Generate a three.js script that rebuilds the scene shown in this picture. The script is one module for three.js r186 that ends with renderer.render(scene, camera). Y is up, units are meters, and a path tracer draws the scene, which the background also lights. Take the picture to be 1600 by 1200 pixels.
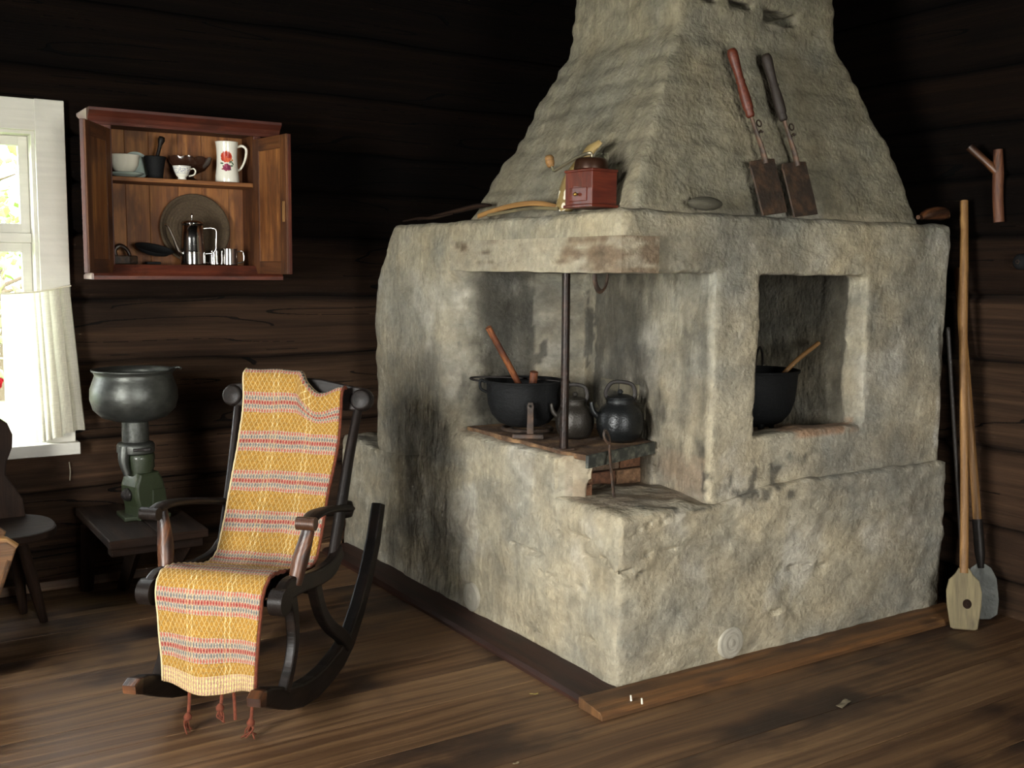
import * as THREE from 'three';
import { RoundedBoxGeometry } from 'three/addons/geometries/RoundedBoxGeometry.js';
import { mergeGeometries, mergeVertices } from 'three/addons/utils/BufferGeometryUtils.js';
import { ImprovedNoise } from 'three/addons/math/ImprovedNoise.js';
import { RectAreaLightUniformsLib } from 'three/addons/lights/RectAreaLightUniformsLib.js';
RectAreaLightUniformsLib.init();

// ---------------------------------------------------------------- camera, sky, daylight, exposure
const scene = new THREE.Scene();
const R = Math.PI / 180;
const camera = new THREE.PerspectiveCamera(2 * Math.atan(600 / 1645) / R, 4 / 3, 0.05, 200);
camera.rotation.order = 'YXZ';
camera.position.set(0, 1.45, 0);
camera.rotation.set(-6.15 * R, -32.7 * R, 0.53 * R);
scene.add(camera);

scene.background = new THREE.Color(0.95, 1.0, 1.02);          // bright overcast sky
scene.backgroundIntensity = 22;

const renderer = new THREE.WebGLRenderer();
renderer.toneMapping = THREE.LinearToneMapping;
renderer.toneMappingExposure = 0.94;
renderer.shadowMap.enabled = true;

const XL = -1.8, XR = 4.14, ZB = -5.03, ZF = 2.4, CEIL = 2.95, WT = 0.18;   // inner faces of the room
// windows that are out of the picture: [wall, centre along the wall, width, sill, head, luminance]
const WINDOWS = [
  ['left', -1.5, 1.15, 0.7, 2.05, 56],
  ['front', 0.95, 1.15, 0.7, 2.05, 34],
];
const VIEW_WIN = { x0: -0.28, x1: 0.765, y0: 0.667, y1: 2.036 };              // window of the back wall
function windowLight(wall, c, w, y0, y1, lum) {
  const l = new THREE.RectAreaLight(new THREE.Color(1.0, 0.985, 0.93), lum, w, y1 - y0);
  const y = (y0 + y1) / 2;
  if (wall === 'left') { l.position.set(XL - 0.03, y, c); l.lookAt(XL + 3, y, c); }
  if (wall === 'front') { l.position.set(c, y, ZF + 0.03); l.lookAt(c, y, ZF - 3); }
  l.castShadow = true;
  scene.add(l);
}
WINDOWS.forEach((w) => windowLight(...w));

// ---------------------------------------------------------------- helpers
let seed = 7;
const rnd = (a = 0, b = 1) => { seed = (seed * 1664525 + 1013904223) >>> 0; return a + (b - a) * (seed / 4294967296); };
const perlin = new ImprovedNoise();
const N = (x, y, z) => perlin.noise(x + 31.7, y + 57.3, z + 11.9);
const fbm = (x, y, z, o = 3) => { let s = 0, a = 0.5; for (let i = 0; i < o; i++) { s += a * N(x, y, z); x *= 2.03; y *= 2.03; z *= 2.03; a *= 0.5; } return s; };
const clamp = (x, a = 0, b = 1) => Math.min(b, Math.max(a, x));
const sstep = (a, b, x) => { const t = clamp((x - a) / (b - a)); return t * t * (3 - 2 * t); };
const mix = (a, b, t) => a + (b - a) * t;
const mix3 = (a, b, t) => [mix(a[0], b[0], t), mix(a[1], b[1], t), mix(a[2], b[2], t)];
const V = (x, y, z) => new THREE.Vector3(x, y, z);

// tileable value noise for textures
const LAT = new Float32Array(65536); for (let i = 0; i < 65536; i++) LAT[i] = rnd();
function tn(u, v, px, py, s = 0) {
  const x = u * px, y = v * py, xi = Math.floor(x), yi = Math.floor(y);
  let fx = x - xi, fy = y - yi; fx = fx * fx * (3 - 2 * fx); fy = fy * fy * (3 - 2 * fy);
  const h = (i, j) => LAT[((((i % px) + px) % px) * 374761 + (((j % py) + py) % py) * 668265 + s * 9173) & 65535];
  return mix(mix(h(xi, yi), h(xi + 1, yi), fx), mix(h(xi, yi + 1), h(xi + 1, yi + 1), fx), fy);
}
const tfbm = (u, v, px, py, s, o = 4) => { let r = 0, a = 0.5, n = 0; for (let i = 0; i < o; i++) { r += a * tn(u, v, px, py, s + i); n += a; a *= 0.55; px *= 2; py *= 2; } return r / n; };
function tex(w, h, fn, srgb, sx = 1, sy = 1) {
  const d = new Uint8Array(w * h * 4);
  for (let j = 0; j < h; j++) for (let i = 0; i < w; i++) {
    const c = fn((i + 0.5) / w, (j + 0.5) / h), k = (j * w + i) * 4, a = Array.isArray(c) ? c : [c, c, c];
    d[k] = clamp(a[0]) * 255; d[k + 1] = clamp(a[1]) * 255; d[k + 2] = clamp(a[2]) * 255; d[k + 3] = 255;
  }
  const t = new THREE.DataTexture(d, w, h);
  t.wrapS = t.wrapT = THREE.RepeatWrapping; t.magFilter = THREE.LinearFilter; t.minFilter = THREE.LinearMipmapLinearFilter; t.generateMipmaps = true;
  if (srgb) t.colorSpace = THREE.SRGBColorSpace;
  t.repeat.set(1 / sx, 1 / sy);
  t.needsUpdate = true;
  return t;
}
const std = (o) => new THREE.MeshStandardMaterial(Object.assign({ roughness: 0.8 }, o));
const phys = (o) => new THREE.MeshPhysicalMaterial(Object.assign({ roughness: 0.5 }, o));
const lin = (r, g, b) => new THREE.Color().setRGB(r, g, b);

const used = {};
const numbered = (n) => { const k = used[n] = (used[n] ?? -1) + 1; return k ? `${n}_${String(k).padStart(3, '0')}` : n; };
function shadow(o) { o.castShadow = true; o.receiveShadow = true; return o; }
function thing(name, label, category, base = [0, 0, 0], turn = 0, group) {
  const o = new THREE.Group(); o.name = numbered(name); o.position.set(...base); o.rotation.y = turn;
  o.userData = { label, category }; if (group) o.userData.group = group;
  scene.add(o); return o;
}
function struct(name, parent) {
  const o = new THREE.Group(); o.name = name; if (!parent) o.userData = { kind: 'structure' };
  (parent ?? scene).add(o); return o;
}
// a part given in the thing's own coordinates
function part(t, name, geo, mat, label) {
  const m = shadow(new THREE.Mesh(geo, mat)); m.name = name; if (label) m.userData.label = label; t.add(m); return m;
}
// a part given in world coordinates, for things without a turn
function wpart(t, name, geo, mat, label) {
  const b = V(0, 0, 0); let p = t; while (p && p !== scene) { b.add(p.position); p = p.parent; }
  geo.translate(-b.x, -b.y, -b.z); return part(t, name, geo, mat, label);
}
const solo = (name, label, category, geo, mat, base, group) => {                // a thing of one mesh, given in world coordinates
  geo.translate(-base[0], -base[1], -base[2]);
  const m = shadow(new THREE.Mesh(geo, mat)); m.name = numbered(name); m.position.set(...base); m.userData = { label, category };
  if (group) m.userData.group = group; scene.add(m); return m;
};
// uv in metres from the faces' directions, u along the grain axis
function boxUV(g, grain = 0, off = true) {
  if (g.index) g = g.toNonIndexed();
  const p = g.attributes.position, n = p.count, uv = new Float32Array(n * 2), a = V(), b = V(), c = V();
  const o = off ? [rnd(0, 5), rnd(0, 5)] : [0, 0];
  for (let i = 0; i < n; i += 3) {
    a.fromBufferAttribute(p, i); b.fromBufferAttribute(p, i + 1).sub(a); c.fromBufferAttribute(p, i + 2).sub(a); b.cross(c);
    const m = [Math.abs(b.x), Math.abs(b.y), Math.abs(b.z)], ax = m.indexOf(Math.max(...m));
    let q = [0, 1, 2].filter((k) => k !== ax); if (q[1] === grain) q = [q[1], q[0]];
    for (let k = 0; k < 3; k++) { uv[(i + k) * 2] = p.getComponent(i + k, q[0]) + o[0]; uv[(i + k) * 2 + 1] = p.getComponent(i + k, q[1]) + o[1]; }
  }
  g.setAttribute('uv', new THREE.BufferAttribute(uv, 2));
  return g;
}
function box(x0, x1, y0, y1, z0, z1, r = 0.004, grain = 0, seg = 2) {
  const w = x1 - x0, h = y1 - y0, d = z1 - z0;
  const g = new RoundedBoxGeometry(w, h, d, seg, Math.min(r, w / 2.01, h / 2.01, d / 2.01));
  g.translate((x0 + x1) / 2, (y0 + y1) / 2, (z0 + z1) / 2);
  return boxUV(g, grain);
}
// a round bar of changing radius through points, with closed ends
function tube(pts, rad, n = 12, smooth = 0, flat = [1, 1]) {
  let P = pts.map((p) => V(...p)), rr = Array.isArray(rad) ? rad : pts.map(() => rad);
  if (smooth) {
    const c = new THREE.CatmullRomCurve3(P, false, 'centripetal'), m = smooth, Q = [], q = [];
    for (let i = 0; i <= m; i++) { const t = i / m; Q.push(c.getPoint(t)); const s = t * (rr.length - 1), k = Math.min(rr.length - 2, Math.floor(s)); q.push(mix(rr[k], rr[k + 1], s - k)); }
    P = Q; rr = q;
  }
  const pos = [], uv = [], idx = []; let nx = null, L = 0;
  for (let i = 0; i < P.length; i++) {
    const t = P[Math.min(i + 1, P.length - 1)].clone().sub(P[Math.max(i - 1, 0)]).normalize();
    if (!nx) { nx = Math.abs(t.y) < 0.9 ? V(0, 1, 0) : V(1, 0, 0); }
    nx = nx.clone().sub(t.clone().multiplyScalar(nx.dot(t))).normalize();
    const ny = t.clone().cross(nx); if (i) L += P[i].distanceTo(P[i - 1]);
    for (let k = 0; k <= n; k++) {
      const a = k / n * Math.PI * 2, q = P[i].clone().addScaledVector(nx, Math.cos(a) * rr[i] * flat[0]).addScaledVector(ny, Math.sin(a) * rr[i] * flat[1]);
      pos.push(q.x, q.y, q.z); uv.push(L, k / n * Math.PI * 2 * Math.max(rr[i], 0.005));
    }
  }
  const row = n + 1;
  for (let i = 0; i < P.length - 1; i++) for (let k = 0; k < n; k++) { const a = i * row + k, b = a + 1, c = a + row, d = c + 1; idx.push(a, b, d, a, d, c); }
  const g = new THREE.BufferGeometry();
  const cap = (i, fl) => { const c = pos.length / 3; pos.push(P[i].x, P[i].y, P[i].z); uv.push(0, 0); for (let k = 0; k < n; k++) { const j = pos.length / 3; for (const q of [k, k + 1]) { const s = (i * row + q) * 3; pos.push(pos[s], pos[s + 1], pos[s + 2]); uv.push(0.01 * q, 0.01); } fl ? idx.push(c, j + 1, j) : idx.push(c, j, j + 1); } };
  cap(0, true); cap(P.length - 1, false);
  g.setAttribute('position', new THREE.Float32BufferAttribute(pos, 3)); g.setAttribute('uv', new THREE.Float32BufferAttribute(uv, 2));
  g.setIndex(idx); g.computeVertexNormals(); return g;
}
function lathe(pts, n = 40, at = [0, 0, 0]) {
  const g = new THREE.LatheGeometry(pts.map((p) => new THREE.Vector2(Math.max(p[0], 1e-4), p[1])), n); g.translate(...at); return g;
}
const join = (l) => mergeGeometries(l.map((g) => { const q = g.index ? g.toNonIndexed() : g; for (const k of Object.keys(q.attributes)) if (!['position', 'normal', 'uv'].includes(k)) q.deleteAttribute(k); return q; }));
// an outline (x, y) extruded along z with rounded edges
function slab(pts, depth, bevel = 0.004, spline = false, holes = []) {
  const s = new THREE.Shape(), v = pts.map((p) => new THREE.Vector2(p[0], p[1]));
  if (spline) { s.moveTo(v[0].x, v[0].y); s.splineThru([...v.slice(1), v[0]]); } else { s.setFromPoints(v); }
  holes.forEach((h) => s.holes.push(new THREE.Path().setFromPoints(h.map((p) => new THREE.Vector2(p[0], p[1])))));
  const g = new THREE.ExtrudeGeometry(s, { depth: depth - 2 * bevel, bevelEnabled: bevel > 0, bevelThickness: bevel, bevelSize: bevel, bevelOffset: -bevel, bevelSegments: 2, curveSegments: 8, steps: 1 });
  g.translate(0, 0, bevel - depth / 2); return g;
}
// outline of a curved bar: centre line [x, y, half width]
function ribbon(c, m = 24) {
  const cv = new THREE.CatmullRomCurve3(c.map((p) => V(p[0], p[1], p[2])), false, 'centripetal'), L = [], Rr = [];
  for (let i = 0; i <= m; i++) {
    const p = cv.getPoint(i / m), a = cv.getPoint(Math.max(0, i / m - 0.01)), b = cv.getPoint(Math.min(1, i / m + 0.01));
    const dx = b.x - a.x, dy = b.y - a.y, l = Math.hypot(dx, dy);
    L.push([p.x - dy / l * p.z, p.y + dx / l * p.z]); Rr.push([p.x + dy / l * p.z, p.y - dx / l * p.z]);
  }
  return [...Rr, ...L.reverse()];
}

// ---------------------------------------------------------------- materials
const plasterTone = tex(1024, 1024, (u, v) => {
  const a = tfbm(u, v, 5, 5, 1, 6), b = tfbm(u, v, 60, 60, 9, 3), c = tfbm(u, v, 14, 22, 21, 4);
  const k = 0.80 + 0.22 * (a - 0.5) + 0.16 * (b - 0.5) + 0.12 * (c - 0.5), sp = tn(u, v, 220, 220, 5) > 0.93 ? -0.12 : 0, w = 0.04 * (tfbm(u, v, 7, 7, 33, 4) - 0.5);
  return [k + sp + w, k + sp, k + sp - w * 1.5];
}, true, 0.9, 0.9);
const plasterBump = tex(1024, 1024, (u, v) => {
  const s = tfbm(u + 0.03 * tn(u, v, 9, 9, 2), v, 10, 34, 40, 4);
  return 0.35 + 0.3 * s + 0.22 * tfbm(u, v, 70, 70, 60, 3) ;
}, false, 0.9, 0.9);
const M = {};
M.plaster = std({ map: plasterTone, bumpMap: plasterBump, bumpScale: 0.016, roughness: 0.93, vertexColors: true });

function woodTex(c0, c1, c2, o = {}) {
  const { gx = 3, gy = 40, crack = 0, grime = 0.3, s = 0, w = 1024, h = 512, sx = 1.6, sy = 0.6 } = o;
  const crackAt = (u, v) => { const q = v + 0.02 * (tn(u, v, 4, 3, s + 80) - 0.5); const r = tn(u, q, 3, 26, s + 70), e = Math.abs(r - 0.5); return e < 0.02 * crack && tn(u, v, 6, 9, s + 71) > 0.45 ? 1 : 0; };
  const map = tex(w, h, (u, v) => {
    const vv = v + 0.03 * (tfbm(u, v, 3, 3, s + 1, 3) - 0.5);
    const g = tfbm(u, vv, gx, gy, s + 2, 4), big = tfbm(u, v, 4, 5, s + 3, 5), f = tn(u, vv, gx * 6, gy * 7, s + 4);
    let c = mix3(c0, c1, clamp((g - 0.3) * 2.2)); c = mix3(c, c2, grime * sstep(0.5, 0.75, big)); const k = 0.92 + 0.16 * f; c = c.map((x) => x * k);
    return crackAt(u, v) ? c.map((x) => x * 0.4) : c;
  }, true, sx, sy);
  const bump = tex(w, h, (u, v) => { const vv = v + 0.03 * (tfbm(u, v, 3, 3, s + 1, 3) - 0.5); return 0.5 + 0.35 * (tfbm(u, vv, gx, gy, s + 2, 4) - 0.5) + 0.15 * tn(u, vv, gx * 6, gy * 7, s + 4) - 0.5 * crackAt(u, v); }, false, sx, sy);
  return { map, bumpMap: bump };
}
const hex = (h) => [(h >> 16 & 255) / 255, (h >> 8 & 255) / 255, (h & 255) / 255];
const hex2 = (h) => new THREE.Color(h);
const logTex = woodTex(hex(0x3e3026), hex(0x584638), hex(0x2c221b), { gx: 3, gy: 40, crack: 0.5, grime: 0.7, s: 5, sx: 2.6, sy: 0.9 });
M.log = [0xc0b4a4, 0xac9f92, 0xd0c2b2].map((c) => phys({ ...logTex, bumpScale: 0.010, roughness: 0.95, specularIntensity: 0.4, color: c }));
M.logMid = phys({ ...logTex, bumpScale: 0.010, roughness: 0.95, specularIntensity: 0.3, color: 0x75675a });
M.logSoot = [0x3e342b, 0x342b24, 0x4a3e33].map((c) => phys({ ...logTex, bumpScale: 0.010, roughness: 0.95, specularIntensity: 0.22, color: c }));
const floorTex = woodTex(hex(0x523a25), hex(0x785c3e), hex(0x281910), { gx: 2, gy: 90, crack: 0, grime: 1.0, s: 25, w: 1024, h: 1024, sx: 2.2, sy: 1.6 });
M.floor = [0xffffff, 0xf0ebe4, 0xf8f4ee, 0xe8e2dc].map((c) => std({ ...floorTex, bumpScale: 0.004, roughness: 0.55, color: c }));
const trimTex = woodTex(hex(0x4c3824), hex(0x745434), hex(0x30221a), { gx: 2, gy: 16, grime: 0.5, s: 45, sx: 1.2, sy: 0.4 });
M.trimRed = std({ ...trimTex, bumpScale: 0.004, roughness: 0.6, color: 0x7a5a56 });
M.trim = std({ ...trimTex, bumpScale: 0.004, roughness: 0.6, color: 0xfff0da });
const pineTex = woodTex(hex(0x7a4a22), hex(0xa8733e), hex(0x57331a), { gx: 2, gy: 12, grime: 0.6, s: 65, sx: 0.7, sy: 0.35 });
M.pine = std({ ...pineTex, bumpScale: 0.002, roughness: 0.65, color: 0xe2dace });
M.pineDark = std({ ...pineTex, bumpScale: 0.002, roughness: 0.65, color: 0x9a8a78 });
M.redPaint = std({ ...woodTex(hex(0x421a10), hex(0x5c2a18), hex(0x2c120b), { gx: 2, gy: 10, grime: 0.6, s: 85, w: 512, h: 256, sx: 0.6, sy: 0.3 }), bumpScale: 0.002, roughness: 0.5 });
M.white = std({ map: tex(512, 512, (u, v) => { const k = 0.77 + 0.1 * (tfbm(u, v, 5, 5, 3, 4) - 0.5) + 0.05 * (tfbm(u, v, 3, 60, 8, 3) - 0.5); return [k, k * 0.985, k * 0.93]; }, true, 0.8, 0.8), roughness: 0.6, bumpMap: plasterBump, bumpScale: 0.002 });
M.blackWood = phys({ specularIntensity: 0.35, ...woodTex(hex(0x100d0b), hex(0x1c1512), hex(0x2a1c12), { gx: 2, gy: 10, grime: 0.4, s: 105, w: 512, h: 256, sx: 0.5, sy: 0.2 }), bumpScale: 0.0015, roughness: 0.5, clearcoat: 0.07, clearcoatRoughness: 0.3 });
M.brownWorn = std({ ...woodTex(hex(0x2e1a10), hex(0x684024), hex(0x160e09), { gx: 2, gy: 8, grime: 0.6, s: 115, w: 512, h: 256, sx: 0.4, sy: 0.2 }), roughness: 0.42, bumpScale: 0.002 });
M.oldWood = phys({ specularIntensity: 0.35, ...woodTex(hex(0x2c2018), hex(0x45342a), hex(0x1c1410), { gx: 2, gy: 14, grime: 0.5, s: 125, w: 512, h: 512, sx: 0.9, sy: 0.4 }), color: 0xb4a698, roughness: 0.8, bumpScale: 0.003 });
M.paleWood = std({ ...woodTex(hex(0x74522c), hex(0x9c7442), hex(0x4c341c), { gx: 2, gy: 12, grime: 0.5, s: 135, w: 512, h: 256, sx: 0.8, sy: 0.2 }), roughness: 0.6, bumpScale: 0.002 });
M.greyWood = std({ ...woodTex(hex(0x5e543c), hex(0x7c7050), hex(0x3c3426), { gx: 2, gy: 10, grime: 0.6, s: 145, w: 512, h: 256, sx: 0.5, sy: 0.3 }), roughness: 0.75, bumpScale: 0.002 });
const rustTex = tex(512, 512, (u, v) => { const a = tfbm(u, v, 9, 9, 4, 5); return mix3(hex(0x3a302a), hex(0x5e4636), clamp((a - 0.35) * 2.5)); }, true, 0.25, 0.25);
const ironBump = tex(512, 512, (u, v) => tfbm(u, v, 24, 24, 14, 4), false, 0.25, 0.25);
M.rust = std({ map: rustTex, bumpMap: ironBump, bumpScale: 0.002, roughness: 0.6, metalness: 0.25 });
M.rustDark = std({ map: rustTex, color: 0xe0dcd2, bumpMap: ironBump, bumpScale: 0.0015, roughness: 0.65, metalness: 0.1 });
M.postIron = std({ map: rustTex, color: 0x7c6a60, bumpMap: ironBump, bumpScale: 0.001, roughness: 0.42, metalness: 0.45 });
M.castIron = phys({ specularIntensity: 0.45, color: 0x131415, bumpMap: ironBump, bumpScale: 0.0015, roughness: 0.68, metalness: 0.1 });
M.blackIron = std({ color: 0x25211f, bumpMap: ironBump, bumpScale: 0.001, roughness: 0.5, metalness: 0.5 });
M.pewter = std({ map: tex(512, 512, (u, v) => { const k = 0.30 + 0.14 * (tfbm(u, v, 8, 12, 24, 5) - 0.5); return [k, k * 1.02, k * 0.97]; }, true, 0.3, 0.3), metalness: 0.7, roughness: 0.42, bumpMap: ironBump, bumpScale: 0.0006 });
M.kettle = phys({ color: 0x1c1e1f, metalness: 0.4, roughness: 0.3, bumpMap: ironBump, bumpScale: 0.001 });
M.kettleBrown = phys({ color: 0x2e2a25, metalness: 0.45, roughness: 0.4, bumpMap: ironBump, bumpScale: 0.001 });
M.greenPaint = phys({ color: 0x28301e, roughness: 0.45, clearcoat: 0.25, bumpMap: ironBump, bumpScale: 0.0006 });
M.chrome = std({ color: 0xb9b7b4, metalness: 1, roughness: 0.13 });
M.china = phys({ color: 0xe6e2d2, roughness: 0.22, clearcoat: 0.6, clearcoatRoughness: 0.08 });
M.chinaBlue = phys({ color: 0xb9c8bf, roughness: 0.25, clearcoat: 0.5 });
M.brass = std({ color: 0x9a7a3c, metalness: 0.8, roughness: 0.35 });
M.glassPane = phys({ color: 0xffffff, transmission: 1, thickness: 0, roughness: 0.02, ior: 1.5 });

// ---------------------------------------------------------------- the room: floor, walls, ceiling
{
  const floor = struct('floor');
  let z = ZB - 0.1, k = 0;
  while (z < ZF + 0.1) {
    const w = rnd(0.19, 0.26), y = rnd(-0.0015, 0.0);
    part(floor, 'plank', box(XL - 0.1, XR + 0.1, -0.05, y, z + 0.0009, z + w - 0.0009, 0.0018, 0, 1), M.floor[k++ % 4]);
    z += w;
  }
  part(floor, 'subfloor', box(XL - 0.1, XR + 0.1, -0.12, -0.05, ZB - 0.1, ZF + 0.1, 0.01), M.oldWood);
  const ceil = struct('ceiling');
  let x = XL - 0.15, q = 0;
  while (x < XR + 0.1) { const w = rnd(0.24, 0.3); part(ceil, 'plank', box(x + 0.002, x + w - 0.002, CEIL, CEIL + 0.04, ZB - 0.15, ZF + 0.15, 0.004, 2, 1), M.logSoot[q++ % 3]); x += w; }
  part(ceil, 'roof_deck', box(XL - 0.2, XR + 0.2, CEIL + 0.04, CEIL + 0.12, ZB - 0.2, ZF + 0.2, 0.01), M.oldWood);
}
// one hewn log between two wavering seams; a runs along the wall
function logGeo(a0, a1, y0, y1, id, toWorld) {
  const n = Math.max(2, Math.round((a1 - a0) / 0.07)), m = 12, pos = [], uv = [], idx = [], ou = rnd(0, 9), ov = rnd(0, 9);
  const seam = (y, a) => y + 0.016 * N(a * 1.1, y * 7.7, 3.3) + 0.007 * N(a * 4.1, y * 9.1, 8.3);
  const P = m + 3;
  for (let i = 0; i <= n; i++) {
    const a = mix(a0, a1, i / n), b0 = seam(y0, a), b1 = seam(y1, a);
    for (let j = 0; j <= m; j++) {
      const t = j / m, e = Math.min(t, 1 - t) * (b1 - b0), y = mix(b0, b1, t);
      const d = -0.040 * Math.pow(clamp(1 - e / 0.018), 2) + 0.004 * Math.sin(t * Math.PI) + 0.009 * fbm(a * 1.6, y * 2.2, id, 3) - 0.01;
      pos.push(...toWorld(a, y, d)); uv.push(a + ou, y + ov);
    }
    pos.push(...toWorld(a, b1, -WT)); uv.push(a + ou, y1 + 0.15 + ov);
    pos.push(...toWorld(a, b0, -WT)); uv.push(a + ou, y1 + 0.4 + ov);
  }
  for (let i = 0; i < n; i++) for (let j = 0; j < P; j++) { const a = i * P + j, b = i * P + (j + 1) % P, c = a + P, d = b + P; idx.push(a, c, d, a, d, b); }
  for (const i of [0, n]) for (let j = 1; j < P - 1; j++) { const o = i * P; i ? idx.push(o, o + j + 1, o + j) : idx.push(o, o + j, o + j + 1); }
  const g = new THREE.BufferGeometry();
  g.setAttribute('position', new THREE.Float32BufferAttribute(pos, 3)); g.setAttribute('uv', new THREE.Float32BufferAttribute(uv, 2)); g.setIndex(idx);
  g.computeVertexNormals(); return g;
}
function logWall(name, seams, a0, a1, toWorld, holes = [], flip = false) {
  const w = struct(name);
  for (let i = 0; i < seams.length - 1; i++) {
    const y0 = seams[i], y1 = seams[i + 1], mid = (y0 + y1) / 2;
    let spans = [[a0, a1]];
    for (const h of holes) if (mid > h[2] && mid < h[3]) spans = spans.flatMap(([s, e]) => (h[0] > s && h[1] < e ? [[s, h[0]], [h[1], e]] : [[s, e]]));
    for (const [s, e] of spans) {
      const g = logGeo(s, e, y0, y1, i * 3.7 + name.length, toWorld);
      if (flip) { const ix = g.index.array; for (let k = 0; k < ix.length; k += 3) { const t = ix[k]; ix[k] = ix[k + 1]; ix[k + 1] = t; } g.computeVertexNormals(); }
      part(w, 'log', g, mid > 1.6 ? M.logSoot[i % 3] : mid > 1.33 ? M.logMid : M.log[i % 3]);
    }
  }
  return w;
}
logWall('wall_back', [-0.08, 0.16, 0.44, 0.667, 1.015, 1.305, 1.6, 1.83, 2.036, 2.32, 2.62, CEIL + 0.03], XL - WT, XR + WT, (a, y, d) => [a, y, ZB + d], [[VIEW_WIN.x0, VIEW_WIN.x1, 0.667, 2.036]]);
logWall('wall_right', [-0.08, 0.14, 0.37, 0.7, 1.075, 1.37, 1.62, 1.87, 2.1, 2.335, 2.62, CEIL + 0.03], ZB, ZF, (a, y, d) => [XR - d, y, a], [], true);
{
  const fw = WINDOWS[1], lw = WINDOWS[0], s = [-0.08, 0.2, 0.45, 0.7, 1.0, 1.3, 1.55, 1.8, 2.05, 2.35, 2.65, CEIL + 0.03];
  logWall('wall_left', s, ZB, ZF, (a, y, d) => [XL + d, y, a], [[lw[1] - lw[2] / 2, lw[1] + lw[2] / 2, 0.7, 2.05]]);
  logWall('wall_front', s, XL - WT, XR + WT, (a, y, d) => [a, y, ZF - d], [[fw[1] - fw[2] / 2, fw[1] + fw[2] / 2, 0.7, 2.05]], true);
}
// windows: casing on the inner face, lining in the wall, two sashes with panes; t maps (along, up, into the room) to the world
function windowUnit(name, a0, a1, y0, y1, t, casing = 0.115) {
  const w = struct(name);
  const bx = (pn, u0, u1, v0, v1, d0, d1, mat = M.white, r = 0.004, parent = w) => {
    const p = t(u0, v0, d0), q = t(u1, v1, d1), g = box(Math.min(p[0], q[0]), Math.max(p[0], q[0]), Math.min(p[1], q[1]), Math.max(p[1], q[1]), Math.min(p[2], q[2]), Math.max(p[2], q[2]), r);
    return part(parent, pn, g, mat);
  };
  bx('casing', a1 - 0.006, a1 + casing, y0 - 0.02, y1 + 0.13, 0, 0.03); bx('casing', a0 - casing, a0 + 0.006, y0 - 0.02, y1 + 0.13, 0, 0.03);
  bx('casing', a0 - 0.004, a1 + 0.004, y1 - 0.006, y1 + 0.128, 0.002, 0.028);
  bx('sill', a0 - casing - 0.02, a1 + casing + 0.012, y0 - 0.052, y0 + 0.002, -0.12, 0.07);
  bx('lining', a1 - 0.02, a1 + 0.004, y0, y1, -WT, 0.002); bx('lining', a0 - 0.004, a0 + 0.02, y0, y1, -WT, 0.002);
  bx('lining', a0, a1, y1 - 0.02, y1 + 0.004, -WT, 0.001);  bx('lining', a0, a1, y0 - 0.05, y0 + 0.004, -WT, -0.12);
  const mid = (a0 + a1) / 2, ym = y0 + (y1 - y0) * 0.664;
  bx('mullion', mid - 0.03, mid + 0.03, y0, y1 - 0.02, -0.135, -0.075); bx('transom', a0 + 0.02, a1 - 0.02, ym - 0.024, ym + 0.018, -0.14, -0.07);
  for (const [s, e] of [[a0 + 0.02, mid - 0.03], [mid + 0.03, a1 - 0.02]]) for (const [l, h] of [[y0 + 0.004, ym - 0.024], [ym + 0.018, y1 - 0.02]]) {
    const f = bx('sash', s, s + 0.04, l, h, -0.13, -0.09);
    for (const [b0, b1, c0, c1] of [[e - 0.04, e, l, h], [s + 0.036, e - 0.036, h - 0.042, h], [s + 0.036, e - 0.036, l, l + 0.042]]) bx('sash_bar', b0, b1, c0, c1, -0.13, -0.09, M.white, 0.004, f);
    bx('pane', s + 0.035, e - 0.035, l + 0.036, h - 0.036, -0.112, -0.108, M.glassPane, 0.0005, f);
  }
}
windowUnit('window_1', VIEW_WIN.x0, VIEW_WIN.x1, VIEW_WIN.y0, VIEW_WIN.y1, (a, y, d) => [a, y, ZB + d]);
windowUnit('window_2', WINDOWS[0][1] - WINDOWS[0][2] / 2, WINDOWS[0][1] + WINDOWS[0][2] / 2, 0.7, 2.05, (a, y, d) => [XL + d, y, a]);
windowUnit('window_3', WINDOWS[1][1] - WINDOWS[1][2] / 2, WINDOWS[1][1] + WINDOWS[1][2] / 2, 0.7, 2.05, (a, y, d) => [a, y, ZF - d]);
{
  const b = struct('baseboard_back'); part(b, 'board', box(XL, 2.16, 0, 0.046, ZB - 0.01, ZB + 0.045, 0.006), M.floor[1]);
  // floor strips round the foot of the fireplace
  const prof = (d) => [[0, 0], [d, 0], [d, 0.012], [d - 0.012, 0.024], [0.02, 0.036], [0, 0.036]];
  const t1 = struct('trim_1'), g1 = slab(prof(0.145), 2.25, 0.002); g1.rotateY(Math.PI); g1.translate(2.185, 0, -3.845); part(t1, 'strip', boxUV(g1, 2), M.trimRed);
  const t2 = struct('trim_2'), g2 = slab(prof(0.13), 1.96, 0.002); g2.rotateY(-Math.PI / 2); g2.translate(3.003, 0, -2.722); part(t2, 'strip', boxUV(g2, 0), M.trim);
}

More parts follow.
